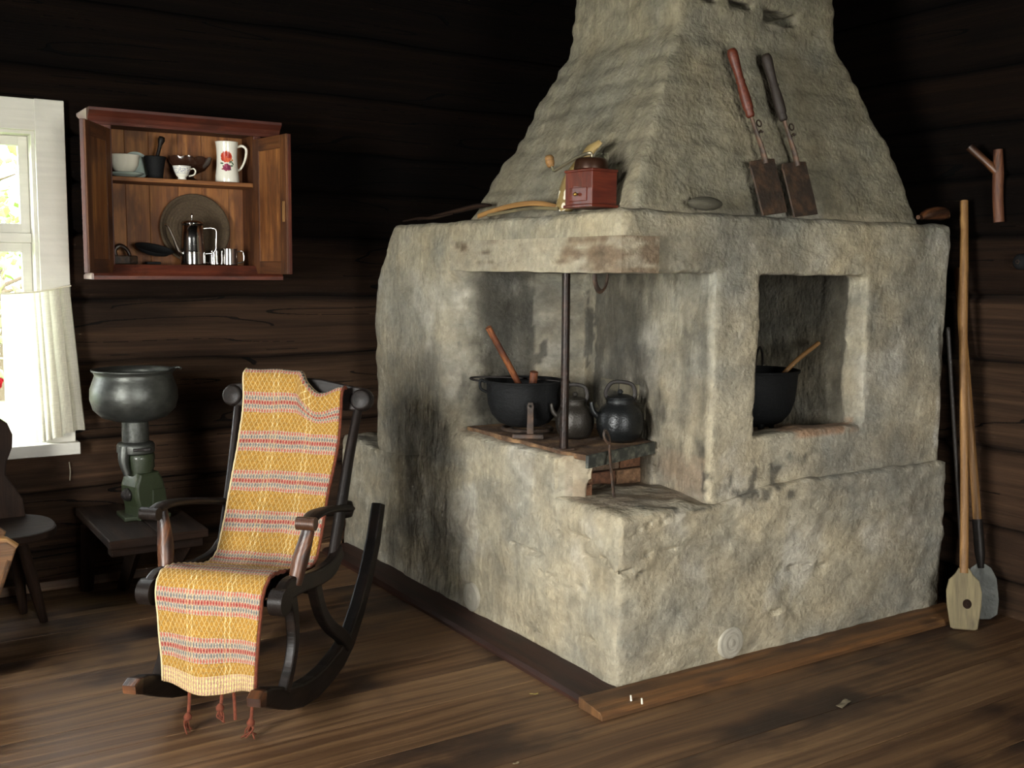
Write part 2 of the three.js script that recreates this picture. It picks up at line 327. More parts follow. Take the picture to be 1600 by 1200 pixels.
// ---------------------------------------------------------------- fireplace: rough plastered masonry, meshed from a distance field
function surfaceNets(f, lo, hi, h) {
  const nx = Math.ceil((hi[0] - lo[0]) / h) + 1, ny = Math.ceil((hi[1] - lo[1]) / h) + 1, nz = Math.ceil((hi[2] - lo[2]) / h) + 1;
  const v = new Float32Array(nx * ny * nz), id = (i, j, k) => (k * ny + j) * nx + i;
  for (let k = 0; k < nz; k++) for (let j = 0; j < ny; j++) for (let i = 0; i < nx; i++) v[id(i, j, k)] = f(lo[0] + i * h, lo[1] + j * h, lo[2] + k * h);
  const cell = new Int32Array(nx * ny * nz).fill(-1), pos = [], idx = [];
  for (let k = 0; k < nz - 1; k++) for (let j = 0; j < ny - 1; j++) for (let i = 0; i < nx - 1; i++) {
    let mask = 0; const c = [];
    for (let q = 0; q < 8; q++) { c[q] = v[id(i + (q & 1), j + (q >> 1 & 1), k + (q >> 2))]; if (c[q] < 0) mask |= 1 << q; }
    if (mask === 0 || mask === 255) continue;
    let sx = 0, sy = 0, sz = 0, n = 0;
    for (let q = 0; q < 8; q++) for (const b of [1, 2, 4]) if (!(q & b)) { const r = q | b; if ((c[q] < 0) !== (c[r] < 0)) { const t = c[q] / (c[q] - c[r]); sx += (q & 1) + (b === 1 ? t : 0); sy += (q >> 1 & 1) + (b === 2 ? t : 0); sz += (q >> 2) + (b === 4 ? t : 0); n++; } }
    cell[id(i, j, k)] = pos.length / 3; pos.push(lo[0] + (i + sx / n) * h, lo[1] + (j + sy / n) * h, lo[2] + (k + sz / n) * h);
  }
  for (let k = 1; k < nz - 1; k++) for (let j = 1; j < ny - 1; j++) for (let i = 1; i < nx - 1; i++) {
    const a = v[id(i, j, k)] < 0;
    const quad = (b, p, q, r, s) => { if (a === b) return; a ? idx.push(p, q, r, p, r, s) : idx.push(p, r, q, p, s, r); };
    quad(v[id(i + 1, j, k)] < 0, cell[id(i, j - 1, k - 1)], cell[id(i, j, k - 1)], cell[id(i, j, k)], cell[id(i, j - 1, k)]);
    quad(v[id(i, j + 1, k)] < 0, cell[id(i - 1, j, k - 1)], cell[id(i - 1, j, k)], cell[id(i, j, k)], cell[id(i, j, k - 1)]);
    quad(v[id(i, j, k + 1)] < 0, cell[id(i - 1, j - 1, k)], cell[id(i, j - 1, k)], cell[id(i, j, k)], cell[id(i - 1, j, k)]);
  }
  const g = new THREE.BufferGeometry();
  g.setAttribute('position', new THREE.Float32BufferAttribute(pos, 3)); g.setIndex(idx.filter((x) => x >= 0)); g.computeVertexNormals();
  return g;
}
const sdBox = (x, y, z, x0, x1, y0, y1, z0, z1, r = 0) => {
  const qx = Math.abs(x - (x0 + x1) / 2) - (x1 - x0) / 2 + r, qy = Math.abs(y - (y0 + y1) / 2) - (y1 - y0) / 2 + r, qz = Math.abs(z - (z0 + z1) / 2) - (z1 - z0) / 2 + r;
  const ax = Math.max(qx, 0), ay = Math.max(qy, 0), az = Math.max(qz, 0);
  return Math.sqrt(ax * ax + ay * ay + az * az) + Math.min(Math.max(qx, qy, qz), 0) - r;
};
const smax = (a, b, k) => { const h = clamp(0.5 + 0.5 * (a - b) / k); return mix(b, a, h) + k * h * (1 - h); };
const smin = (a, b, k) => -smax(-a, -b, k);
// lumps of a hand-trowelled wall
const rough = (x, y, z, k = 1) => k * (0.016 * N(x * 2.2, y * 2.6, z * 2.2) + 0.010 * N(x * 6, y * 8, z * 6) + 0.0062 * N(x * 15, y * 21, z * 15) + 0.003 * N(x * 40, y * 45, z * 40));

const fp = thing('fireplace', 'large grey plastered corner fireplace with two open hearths, a shelf and a tapering smoke hood', 'fireplace', [2.18, 0, -2.72]);
const CREAM = [0.56, 0.485, 0.335], GREY = [0.38, 0.355, 0.28], SMUDGE = [0.17, 0.155, 0.12], SOOT = [0.05, 0.047, 0.038], PALE = [0.66, 0.61, 0.50], OLIVE = [0.215, 0.19, 0.128], CLAY = [0.40, 0.21, 0.11];
const inChamber1 = (x, y, z) => x < 2.85 && x > 2.2 && z < -2.80 && z > -3.9 && y < 1.5 && y > 0.55;
function plasterColour(x, y, z, nx, ny, nz) {
  const big = fbm(x * 1.5, y * 1.9, z * 1.5, 4), med = fbm(x * 5 + 9, y * 6, z * 5, 4), fine = fbm(x * 18, y * 20, z * 18, 3);
  let c = mix3(GREY, CREAM, clamp(0.55 + 2.2 * big + 0.9 * med));
  c = mix3(c, SMUDGE, 0.55 * sstep(0.0, 0.38, fbm(x * 2.6 + 40, y * 3.4, z * 2.6, 4) + 0.25 * fine));
  c = mix3(c, PALE, 0.65 * sstep(0.10, 0.32, fbm(x * 3.3 - 20, y * 3.1, z * 3.3, 4)));
  const streak = fbm(x * 9, y * 1.3, z * 9, 4);
  if (x < 2.86 && x > 2.21 && z < -2.79 && z > -3.9 && y < 1.46 && y > 0.60) {          // soot of the corner hearth; thinned to paint window light on the splayed corner
    const wall = sstep(0.75, 0.15, Math.abs(z + 3.65)) * 0.85 + 0.1;
    c = mix3(c, SOOT, clamp(0.84 * sstep(-0.45, 0.6, wall - 0.30 + 1.0 * med + 0.9 * streak + 0.25 * big)) * (x > 2.57 && z < -3.64 && x < 2.77 && med < 0.2 ? 0.45 : 1) * sstep(2.20, 2.38, x + 0.25 * med));
    const blot = fbm(x * 11, y * 8, z * 11, 4);
    if (blot > 0.12 && y < 1.15) c = mix3(c, SOOT, 0.45 * sstep(0.12, 0.36, blot) * sstep(-2.86, -3.1, z));
    if (y < 0.78) c = mix3(c, [0.42, 0.32, 0.22], 0.25 + 0.5 * sstep(-0.1, 0.2, med));
  }
  if (x > 2.85 && x < 3.93 && z < -2.845 && z > -3.75 && y < 1.52 && y > 0.70) {        // soot of the side hearth
    const s = sstep(-0.2, 0.12, y - 1.03 + 0.5 * med + 0.5 * streak);
    c = mix3(c, SOOT, mix(0.12, 0.62, s)); if (y < 0.80) c = mix3(c, CLAY, 0.5);
  }
  if (Math.abs(y - 0.853) < 0.02 && x > 2.84 && x < 3.44 && z > -2.93) c = mix3(c, CLAY, 0.75 * sstep(-0.2, 0.15, med + 0.4 * fine));
  // spalled black patches below the hearths
  const pat = fbm(x * 13, y * 11, z * 13, 4);
  if (z > -2.80 && x > 2.3 && x < 3.1 && y > 0.60 && y < 0.83) c = mix3(c, SOOT, 0.75 * sstep(0.16, 0.30, pat + 0.12 * (x < 2.98 && y < 0.74 ? 1 : -0.2)));
  if (ny > 0.6 && y > 0.55 && y < 0.72 && z > -2.86) c = mix3(c, SMUDGE, 0.2 * sstep(0.1, 0.3, med));
  if (ny > 0.5 && y > 1.6) c = mix3(c, SMUDGE, 0.3);
  if (y > 1.60 && (z < -2.80 || ny < 0.5)) c = mix3(c, OLIVE, 0.72 * sstep(1.655, 1.70, y + 0.03 * med));       // smoke-stained hood, browner than the hearth
  if (x > 3.89 && y > 0.72 && y < 1.22 && z > -2.82) c = mix3(c, PALE, 0.8 * sstep(-0.15, 0.1, med));
  return c.map((q) => q * (0.94 + 0.35 * fine));
}
function masonry(name, f, lo, hi, h, parent = fp) {
  let g = surfaceNets(f, lo, hi, h);
  const p = g.attributes.position, n = g.attributes.normal, col = new Float32Array(p.count * 3);
  for (let i = 0; i < p.count; i++) { const c = plasterColour(p.getX(i), p.getY(i), p.getZ(i), n.getX(i), n.getY(i), n.getZ(i)); col.set(c.map((q) => clamp(q)), i * 3); }
  g.setAttribute('color', new THREE.BufferAttribute(col, 3));
  g = boxUV(g, 0, false);
  return wpart(parent, name, g, M.plaster);
}
const far = (d) => d > 0.06 || d < -0.06;
// short open joints where the plaster has cracked over the bricks: [along, height, along, height]
const JOINTS_LEFT = [[-3.075, 0.5, -2.889, 0.518], [-2.932, 0.453, -2.785, 0.463], [-3.205, 0.334, -2.929, 0.332], [-2.955, 0.146, -2.797, 0.162], [-3.385, 0.387, -3.163, 0.384]];
const JOINTS_FRONT = [[2.185, 0.431, 2.286, 0.425], [2.977, 0.336, 3.221, 0.311], [2.903, 0.174, 3.057, 0.155], [2.214, 0.578, 2.384, 0.59], [2.301, 0.477, 2.446, 0.484]];
function joint(a, y, list) {
  let k = 0;
  for (const [a0, y0, a1, y1] of list) { const t = clamp((a - a0) / (a1 - a0)), d = Math.hypot(a - mix(a0, a1, t), y - mix(y0, y1, t) + 0.006 * N(a * 25, 3, 1)); const up = y - mix(y0, y1, t) > 0 ? 1 : 0.3; k = Math.max(k, sstep(0.011, 0.002, d), 0.55 * up * sstep(0.045, 0.0, d)); }
  return k;
}
masonry('base', (x, y, z) => {
  const d = sdBox(x, y, z, 2.18, 3.965, -0.1, 0.628 + 0.034 * sstep(2.65, 2.95, x) - 0.04 * sstep(-3.9, -4.7, z), -5.02, -2.72, 0.022);
  if (far(d)) return d;
  // bedded stones and bricks telegraph through the plaster as low uneven ridges
  const wob = 0.25 * N(x * 2, y * 1.5, z * 2), cr = Math.abs(((y + 0.03 * N(x * 3, 2, z * 3)) / 0.078 + wob) % 1 - 0.5) * 2;
  let jn = 0; if (x < 2.24) jn = joint(z, y, JOINTS_LEFT); if (z > -2.78) jn = Math.max(jn, joint(x, y, JOINTS_FRONT));
  return d + 0.016 * (jn > 0.6 ? jn : -0.45 * jn) + rough(x, y, z, 1.1) + 0.009 * sstep(0.8, 1, cr) * sstep(0.0, 0.35, N(x * 2.7, y * 4.2, z * 2.7));
}, [2.10, -0.03, -5.06], [4.03, 0.72, -2.64], 0.0155);
const wall1 = (z) => 2.605 + 0.17 * (-2.72 - z);                                      // right wall of the corner hearth
masonry('hearth_block', (x, y, z) => {
  let d = sdBox(x, y, z, 2.185, 3.945, 0.56, 1.655, -4.64, -2.748, 0.028);
  d = smax(d, (-z - 4.46 - (1.655 - y) * 0.62) * 0.85, 0.06);
  if (d > 0.08) return d;
  // corner hearth, open to the left and to the front
  let v = Math.max(x - wall1(z), -3.84 - z, y - 1.447, 2.0 - x, z + 2.4);
  v = Math.max(v, ((x - 2.56) * 0.55 - (z + 3.84)) * 0.86);                           // splayed back corner
  const floorY = z > -2.985 - 0.27 * (x - 2.2) - sstep(2.3, 2.17, x) * 0.12 ? 0.60 : 0.775;
  v = Math.max(v, (floorY - y));
  d = smax(d, -v, 0.022);
  d = smax(d, -sdBox(x, y, z, 2.275, wall1(z) - 0.02, 0.61, 0.742, -3.36, -2.8, 0.01), 0.012);   // niche under the slab
  const jamb = sdBox(x, y, z, 2.0, 2.235, 0.80, 1.43, -3.92, -3.5, 0.06); d = smax(d, -jamb, 0.085);     // worn jamb
  // side hearth: a mouth in a thin front wall, wider behind
  const mouth = sdBox(x, y, z, 2.836, 3.425, 0.852, 1.442, -3.1, -2.5, 0.008), room = sdBox(x, y, z, 2.9, 3.47, 0.775, 1.5, -3.5, -2.865, 0.03);
  d = smax(d, -mouth, 0.014); d = smax(d, -room, 0.014);
  if (far(d)) return d;
  const cr = Math.abs(((y + 0.02 * N(x * 3, 2, z * 3)) / 0.078) % 1 - 0.5) * 2;
  return d + rough(x, y, z, 0.72) + 0.0025 * sstep(0.75, 1, cr) * sstep(0, 0.4, N(x * 1.7, y * 2.2, z * 1.7));
}, [2.11, 0.50, -4.72], [4.02, 1.73, -2.67], 0.0155);
// hood: x and z limits change with height
const lerpTab = (t, y) => { for (let i = 0; i < t.length - 1; i++) if (y <= t[i + 1][0]) return mix(t[i][1], t[i + 1][1], clamp((y - t[i][0]) / (t[i + 1][0] - t[i][0]))); return t[t.length - 1][1]; };
const HX0 = [[1.6, 2.262], [1.655, 2.288], [1.85, 2.362], [2.07, 2.48], [2.345, 2.607], [3.1, 2.615]], HX1 = [[1.6, 3.84], [1.70, 3.812], [1.9, 3.735], [2.22, 3.56], [2.385, 3.472], [3.1, 3.44]];
const HZ0 = [[1.6, -3.98], [1.655, -3.93], [1.94, -3.77], [2.13, -3.72], [2.28, -3.69], [2.4, -3.635], [3.1, -3.63]], HZ1 = [[1.6, -2.815], [1.655, -2.825], [2.345, -2.98], [3.1, -2.985]];
const courses = (x, y, z) => { const p = (y + 0.022 * N(x * 2.4, 5, z * 2.4) + 0.006 * N(x * 9, y * 3, z * 9)) / 0.077, k = p - Math.floor(p); return 0.0075 * (0.5 - Math.sin(k * Math.PI)) * (0.65 + 0.7 * N(x * 2, y * 4, z * 2)) + 0.006 * N(x * 5, Math.floor(p) * 3.3, z * 5); };
const hoodSDF = (x, y, z) => {
  const ax = Math.max(lerpTab(HX0, y) - x, x - lerpTab(HX1, y)) * 0.9, az = Math.max(lerpTab(HZ0, y) - z, z - lerpTab(HZ1, y)) * 0.96;
  return smax(ax, az, 0.035);
};
const hoodMesh = masonry('smoke_hood', (x, y, z) => {
  let d = Math.max(hoodSDF(x, y, z), 1.63 - y, y - 3.0);
  if (d > 0.06) return d;
  for (const [a, b, h] of [[2.735, 2.80, 2.452], [2.86, 2.985, 2.444], [3.055, 3.235, 2.436]]) d = smax(d, -sdBox(x, y + 0.012 * N(x * 14, 1, 1), z, a, b, h - 0.013, h + 0.013, -3.12, -2.9, 0.004), 0.006);
  if (far(d)) return d;
  return d + courses(x, y, z) + rough(x, y, z, 0.7);
}, [2.16, 1.58, -4.06], [3.92, 3.06, -2.74], 0.0145);
{ // the part above the shoulder is the chimney
  const g = hoodMesh.geometry, y0 = 2.385, p = g.attributes.position, keep = [[], []];
  for (let i = 0; i < p.count; i += 3) keep[p.getY(i) > y0 ? 1 : 0].push(i, i + 1, i + 2);
  const cut = (ids) => { const q = new THREE.BufferGeometry(); for (const k of Object.keys(g.attributes)) { const a = g.attributes[k], n = a.itemSize, o = new Float32Array(ids.length * n); ids.forEach((id, j) => { for (let c = 0; c < n; c++) o[j * n + c] = a.array[id * n + c]; }); q.setAttribute(k, new THREE.BufferAttribute(o, n)); } return q; };
  hoodMesh.geometry = cut(keep[0]); part(fp, 'chimney', cut(keep[1]), M.plaster);
}
{
  // lintel beam across the corner hearth: timber under worn limewash
  const g0 = new THREE.BoxGeometry(0.16, 0.122, 1.15, 12, 10, 90); g0.translate(2.253, 1.507, -3.303);
  let g = mergeVertices(g0); const p = g.attributes.position, col = new Float32Array(p.count * 3);
  for (let i = 0; i < p.count; i++) {
    const x = p.getX(i), y = p.getY(i), z = p.getZ(i), k = rough(x * 2, y * 2, z, 0.35);
    p.setXYZ(i, x - k - 0.003 * N(x * 5, y * 60, z * 4), y + (y < 1.46 ? 0.004 * N(x * 9, 1, z * 9) : 0), z + (z > -2.74 ? k : 0));
    const w = fbm(x * 7, y * 26, z * 5, 4), b = fbm(x * 9 + 5, y * 9, z * 6, 4);
    let c = mix3([0.47, 0.42, 0.31], [0.52, 0.45, 0.33], clamp(0.5 + w));
    const worn = clamp(sstep(-3.15, -2.98, z) * 0.44 + (Math.abs(z + 3.62) < 0.16 ? 0.12 : 0));
    c = mix3(c, [0.15, 0.075, 0.032], 0.7 * sstep(0.12, 0.42, w * 0.8 + b * 0.6 + worn - 0.10)); c = mix3(c, [0.10, 0.075, 0.045], 0.6 * sstep(0.22, 0.42, b + 0.5 * w));
    col.set(c, i * 3);
  }
  g.setAttribute('color', new THREE.BufferAttribute(col, 3)); g.computeVertexNormals(); g = boxUV(g, 2, false);
  wpart(fp, 'lintel_beam', g, M.plaster, 'wooden lintel beam showing brown under flaking limewash');
  // slab of the raised hearth with an iron edging
  const pl = [[2.228, -3.82], [2.226, -3.13], [2.245, -2.995], [2.655, -3.115], [2.80, -3.82]].map(([x, z]) => [x, -z]);
  const sl = slab(pl, 0.022, 0.004); sl.rotateX(-Math.PI / 2); sl.translate(0, 0.781, 0);
  const dust = tex(512, 512, (u, v) => mix3(hex(0x4a3524), hex(0x8a6a48), clamp((tfbm(u, v, 7, 7, 55, 5) - 0.3) * 2.2)), true, 0.5, 0.5);
  wpart(fp, 'hearth_slab', boxUV(sl, 0), std({ map: dust, roughness: 0.9, bumpMap: ironBump, bumpScale: 0.004 }), 'rusty brown hearth slab');
  const st = box(-0.2, 0.235, 0.746, 0.794, -0.006, 0.008, 0.003); st.rotateY(Math.atan2(0.13, 0.44)); st.translate(2.43, 0, -3.043);
  wpart(fp, 'iron_edging', st, std({ map: tex(256, 256, (u, v) => mix3(hex(0x2a2c28), hex(0x5c5e52), clamp((tfbm(u, v, 8, 8, 58, 5) - 0.4) * 3)), true, 0.2, 0.2), roughness: 0.7, bumpMap: ironBump, bumpScale: 0.002 }), 'blackened iron edging');
  // bricks that show bare: in the niche and in the wall of the hearth
  const brickMat = [0x94674a, 0x875c44, 0xa07a5a, 0x7d6652].map((c) => std({ color: c, map: tex(256, 256, (u, v) => { const k = 0.75 + 0.5 * (tfbm(u, v, 10, 10, c & 63, 4) - 0.5); return [k, k, k]; }, true, 0.15, 0.15), bumpMap: ironBump, bumpScale: 0.004, roughness: 0.95 }));
  const sooty = [0x5e594a, 0x6b6554, 0x4c483c].map((c) => std({ color: c, bumpMap: plasterBump, bumpScale: 0.01, roughness: 0.95 }));
  const brick = (cx, y, cz, ang, w, mat, h = 0.06, dp = 0.05) => { const b = box(-w / 2, w / 2, y, y + h, -dp / 2, dp / 2, 0.005); b.rotateY(ang); b.translate(cx, 0, cz); wpart(fp, 'brick', b, mat); };
  for (let r = 0; r < 2; r++) for (let k = 0; k < 3; k++) brick(2.335 + k * 0.145 + (r ? 0.02 : 0), 0.612 + r * 0.066, -3.235 + rnd(-0.004, 0.004), 0, 0.138, brickMat[(k + r * 2) % 4]);
  for (let r = 0; r < 2; r++) brick(2.283, 0.612 + r * 0.066, -3.12, Math.PI / 2, 0.16, brickMat[r * 2], 0.06, 0.05);
  const an = Math.atan2(1, 0.17);
  for (let r = 0; r < 3; r++) for (let k = 0; k < 3; k++) { const z = -3.66 + k * 0.165 + (r % 2) * 0.06; brick(wall1(z) + 0.019 + rnd(0, 0.006), 0.79 + r * 0.073, z, an, 0.155, sooty[(k + r) % 3], 0.064, 0.05); }
  // round plaster covers of the ash holes, pressed into the wall
  const disc = () => lathe([[0, 0.017], [0.010, 0.016], [0.013, 0.0125], [0.024, 0.012], [0.027, 0.0145], [0.036, 0.014], [0.039, 0.0115], [0.050, 0.011], [0.055, 0.0125], [0.060, 0.009], [0.062, -0.02]], 36);
  const dm = std({ color: lin(0.38, 0.35, 0.28), roughness: 0.93, bumpMap: plasterBump, bumpScale: 0.006 });
  const d1 = disc(); d1.rotateX(Math.PI / 2); d1.translate(2.708, 0.098, -2.719); wpart(fp, 'round_cover', d1, dm);
  const d2 = disc(); d2.rotateZ(Math.PI / 2); d2.translate(2.176, 0.095, -3.68); wpart(fp, 'round_cover', d2, dm);
}
// ---------------------------------------------------------------- rocking chair and its woven cover
{
  const c = thing('rocking_chair', 'black painted wooden rocking chair with long upswept runners under a yellow woven cover', 'rocking chair', [0.855, 0, -3.106], -45 * R);
  // side outlines are drawn as (back, height) and extruded across the chair
  const side = (pts, u, th, bevel = 0.005, spline = false) => { const g = slab(pts, th, bevel, spline); g.rotateY(Math.PI / 2); g.translate(u, 0, 0); return boxUV(g, 2); };
  const bottom = [[-0.015, 0.152], [0.05, 0.122], [0.12, 0.086], [0.20, 0.050], [0.30, 0.018], [0.42, 0.0], [0.55, 0.006], [0.66, 0.022], [0.76, 0.062], [0.86, 0.142], [0.96, 0.246], [1.05, 0.372], [1.112, 0.520]];
  const top = [[1.068, 0.535], [1.005, 0.410], [0.915, 0.290], [0.82, 0.196], [0.73, 0.128], [0.62, 0.098], [0.50, 0.085], [0.40, 0.086], [0.30, 0.100], [0.20, 0.128], [0.12, 0.160], [0.06, 0.182], [0.01, 0.188], [-0.018, 0.175]];
  for (const s of [-1, 1]) {
    const run = part(c, 'runner', side([...bottom, ...top], s * 0.206, 0.046, 0.008), M.blackWood);
    part(run, 'worn_tip', side([[-0.018, 0.150], [0.022, 0.134], [0.03, 0.186], [0.01, 0.190], [-0.021, 0.177]], s * 0.206, 0.048, 0.006), M.brownWorn, 'runner tip worn to brown wood');
    part(c, 'leg', side(ribbon([[0.205, 0.44, 0.028], [0.232, 0.36, 0.022], [0.240, 0.27, 0.018], [0.215, 0.20, 0.016], [0.165, 0.125, 0.02]]), s * 0.219, 0.034, 0.006), M.blackWood);
    part(c, 'leg', side(ribbon([[0.40, 0.44, 0.028], [0.425, 0.36, 0.024], [0.47, 0.28, 0.022], [0.55, 0.205, 0.022], [0.64, 0.145, 0.024], [0.70, 0.09, 0.026]]), s * 0.220, 0.036, 0.006), M.blackWood);
    part(c, 'seat_rail', side(ribbon([[0.135, 0.425, 0.036], [0.19, 0.448, 0.036], [0.30, 0.437, 0.03], [0.44, 0.420, 0.03], [0.56, 0.425, 0.03], [0.63, 0.462, 0.024]]), s * 0.222, 0.036, 0.008), M.blackWood);
    const sc = new THREE.CylinderGeometry(0.042, 0.042, 0.046, 28); sc.rotateZ(Math.PI / 2); sc.translate(s * 0.224, 0.425, -0.135); part(c, 'scroll', sc, M.blackWood);
    part(c, 'arm_post', tube([[s * 0.226, 0.45, -0.24], [s * 0.238, 0.53, -0.265], [s * 0.252, 0.60, -0.283], [s * 0.262, 0.652, -0.290]], [0.022, 0.027, 0.022, 0.017], 14, 14), M.brownWorn, 'brown worn turned arm post');
    // arm: flat board with a rolled front, meeting the back post
    const ap = tube([[s * 0.272, 0.655, -0.245], [s * 0.268, 0.664, -0.31], [s * 0.260, 0.650, -0.44], [s * 0.244, 0.622, -0.58], [s * 0.226, 0.598, -0.69]], [0.020, 0.024, 0.022, 0.022, 0.026], 14, 20, [0.55, 1.3]);
    const arm = part(c, 'arm', ap, M.blackWood);
    const roll = new THREE.CylinderGeometry(0.021, 0.021, 0.062, 20); roll.rotateZ(Math.PI / 2); roll.translate(s * 0.272, 0.652, -0.235); part(arm, 'rolled_end', roll, s > 0 ? M.brownWorn : M.blackWood);
    part(arm, 'knob', lathe([[0, -0.035], [0.028, -0.026], [0.036, 0], [0.028, 0.026], [0, 0.035]], 20, [s * 0.216, 0.592, -0.70]), M.blackWood);
    part(c, 'back_post', tube([[s * 0.212, 0.40, -0.575], [s * 0.216, 0.58, -0.655], [s * 0.224, 0.78, -0.73], [s * 0.236, 0.95, -0.795]], [0.021, 0.023, 0.021, 0.018], 12, 16, [0.85, 1.1]), M.blackWood);
  }
  // crest board with round ends
  const cr = [], q = 18; for (let i = 0; i <= q; i++) { const a = -Math.PI / 2 + i / q * Math.PI; cr.push([0.252 + 0.042 * Math.cos(a), 0.978 + 0.042 * Math.sin(a)]); }
  cr.push([0.18, 1.032], [0.09, 1.048], [0, 1.052], [-0.09, 1.048], [-0.18, 1.032]);
  for (let i = 0; i <= q; i++) { const a = Math.PI / 2 + i / q * Math.PI; cr.push([-0.252 + 0.042 * Math.cos(a), 0.978 + 0.042 * Math.sin(a)]); }
  const cg = slab(cr, 0.03, 0.006); cg.rotateX(-0.2); cg.translate(0, 0.02, -0.60); part(c, 'crest', boxUV(cg, 0), M.blackWood);
  for (const s of [-1, 1]) { const d = lathe([[0, 0.022], [0.03, 0.021], [0.038, 0.014], [0.04, 0], [0.04, -0.02], [0, -0.02]], 26); d.rotateX(Math.PI / 2 - 0.2); d.translate(s * 0.252, 0.978, -0.785); part(c, 'crest_end', d, M.blackWood); }
  part(c, 'seat', boxUV((() => { const g = slab([[0.14, 0.452], [0.20, 0.462], [0.33, 0.440], [0.46, 0.412], [0.58, 0.408], [0.58, 0.394], [0.46, 0.396], [0.33, 0.424], [0.20, 0.444], [0.14, 0.434]], 0.372, 0.003); g.rotateY(Math.PI / 2); return g; })(), 0), M.blackWood);
  for (const b of [[0.24, 0.38], [0.46, 0.36]]) part(c, 'stretcher', tube([[-0.2, b[1], -b[0]], [0.2, b[1], -b[0]]], 0.011, 10), M.blackWood);
  for (let i = 0; i < 6; i++) { const u = -0.14 + i * 0.056; part(c, 'spindle', tube([[u, 0.40, -0.585], [u, 0.62, -0.69], [u, 0.82, -0.765], [u, 0.96, -0.803]], [0.009, 0.011, 0.009, 0.007], 8, 10), M.blackWood); }

  // woven cover: a thick sheet along a path (back, height), with its own weave pattern
  const W = 1024, H = 2048, LEN = 1.40, WID = 0.40;
  const YEL = hex(0x926a24), CRM = hex(0xbca470), WHT = hex(0x9c8c78), RED = hex(0x862a26), PNK = hex(0x9e5044), GRYB = hex(0x565a60);
  const pat = (u, v) => {
    const y = v * LEN, x = u * WID, per = 0.1415, ph = ((y + 0.071) % per) / per, cell = 0.0185;
    const du = Math.abs(((x / cell + y / cell * 0.62) % 1 + 1) % 1 - 0.5), dv = Math.abs(((x / cell - y / cell * 0.62) % 1 + 1) % 1 - 0.5);
    const lat = Math.max(sstep(0.36, 0.46, du), sstep(0.36, 0.46, dv)), n = tn(u, v, 160, 520, 3);
    const chain = [0.30, 0.345, 0.66, 0.705].some((k) => Math.abs(u - k) < 0.007) ? 1 : 0;
    let c = mix3(YEL, CRM, 0.75 * lat + (chain ? 0.5 : 0)), b = 0.35 + 0.5 * lat + 0.3 * chain;
    const s = (ph - 0.5) / 0.265;                                            // -1..1 across the band of stripes
    const end = y > LEN - 0.055;
    if (Math.abs(s) < 1 || end) {
      const row = end ? 1 : Math.floor((s + 1) / 2 * 5), rf = end ? (y / 0.014) % 1 : ((s + 1) / 2 * 5) % 1, q = Math.abs((x / 0.0112 + (row % 2) * 0.5) % 1 - 0.5), dot = q + 0.55 * Math.abs(rf - 0.5) < 0.36;
      c = WHT; if (row === 0 || row === 4) c = dot ? PNK : WHT; if (row === 1 || row === 3) c = dot ? mix3(GRYB, WHT, 0.15) : WHT; if (row === 2) c = dot ? RED : mix3(PNK, WHT, 0.55);
      if (end) c = dot ? mix3(WHT, PNK, 0.3) : CRM;
      c = mix3(c, CRM, chain ? 0.45 : 0.22 * lat); b = 0.45 + 0.4 * (dot ? 0 : 1);
    }
    return [c.map((k) => k * (0.86 + 0.28 * n)), b + 0.15 * n];
  };
  const blanket = std({ map: tex(W, H, (u, v) => pat(u, v)[0], true), bumpMap: tex(512, 2048, (u, v) => pat(u, v)[1], false), bumpScale: 0.004, roughness: 0.95 });
  const path = [[0.813, 1.070], [0.797, 1.075], [0.774, 1.058], [0.755, 0.97], [0.705, 0.83], [0.640, 0.68], [0.570, 0.53], [0.520, 0.452], [0.455, 0.434], [0.34, 0.463], [0.22, 0.490], [0.155, 0.487], [0.118, 0.448], [0.108, 0.36], [0.103, 0.25], [0.098, 0.135]];
  const cv = new THREE.CatmullRomCurve3(path.map((p) => V(p[0], p[1], 0)), false, 'centripetal');
  const nu = 44, nv = 190, rows = [];
  const mid = (u, v) => {
    const p = cv.getPointAt(v), hang = sstep(0.70, 1, v), topp = sstep(0.14, 0.0, v), a = (u - 0.5) * 2;
    let w = mix(0.188, 0.200, topp); w -= 0.024 * hang; if (a > 0) w -= 0.010 * hang + 0.012 * sstep(0.18, 0.36, v) * (1 - hang); else w += 0.002;
    let U = a * w, b = p.x, h = p.y;
    b += 0.012 * hang * Math.sin(u * 9 + 1) * (0.4 + v) * 0.9 + 0.004 * N(u * 6, v * 14, 2); h += 0.004 * N(u * 5, v * 11, 7);
    b += (1 - hang) * (v > 0.05 && v < 0.48 ? 0.020 * (1 - a * a) * sstep(0.05, 0.15, v) * sstep(0.48, 0.4, v) : 0);
    if (hang) h += 0.012 * hang * Math.sin(u * 5.2 + 2.2) * sstep(0.85, 1, v);
    // its right upper corner has slipped down behind the crest
    if (v < 0.2) { const k = sstep(0.05, 0.55, a) * (1 - 0.35 * sstep(0.6, 1, a)) * sstep(0.2, 0.02, v); h -= 0.075 * k; b -= 0.062 * sstep(0.02, 0.3, a) * sstep(0.2, 0.0, v); }
    return V(U, h, -b);
  };
  const pos = [], uv = [], idx = [], T = 0.0035;
  for (let sd = 0; sd < 2; sd++) for (let j = 0; j <= nv; j++) for (let i = 0; i <= nu; i++) {
    const u = i / nu, v = j / nv, e = 0.004, p = mid(u, v), pu = mid(u + e, v).sub(mid(u - e, v)), pv = mid(u, Math.min(1, v + e)).sub(mid(u, Math.max(0, v - e)));
    const n = pv.cross(pu).normalize(); p.addScaledVector(n, (sd ? -1 : 1) * T); pos.push(p.x, p.y, p.z); uv.push(u, v);
  }
  const row = nu + 1, S = row * (nv + 1);
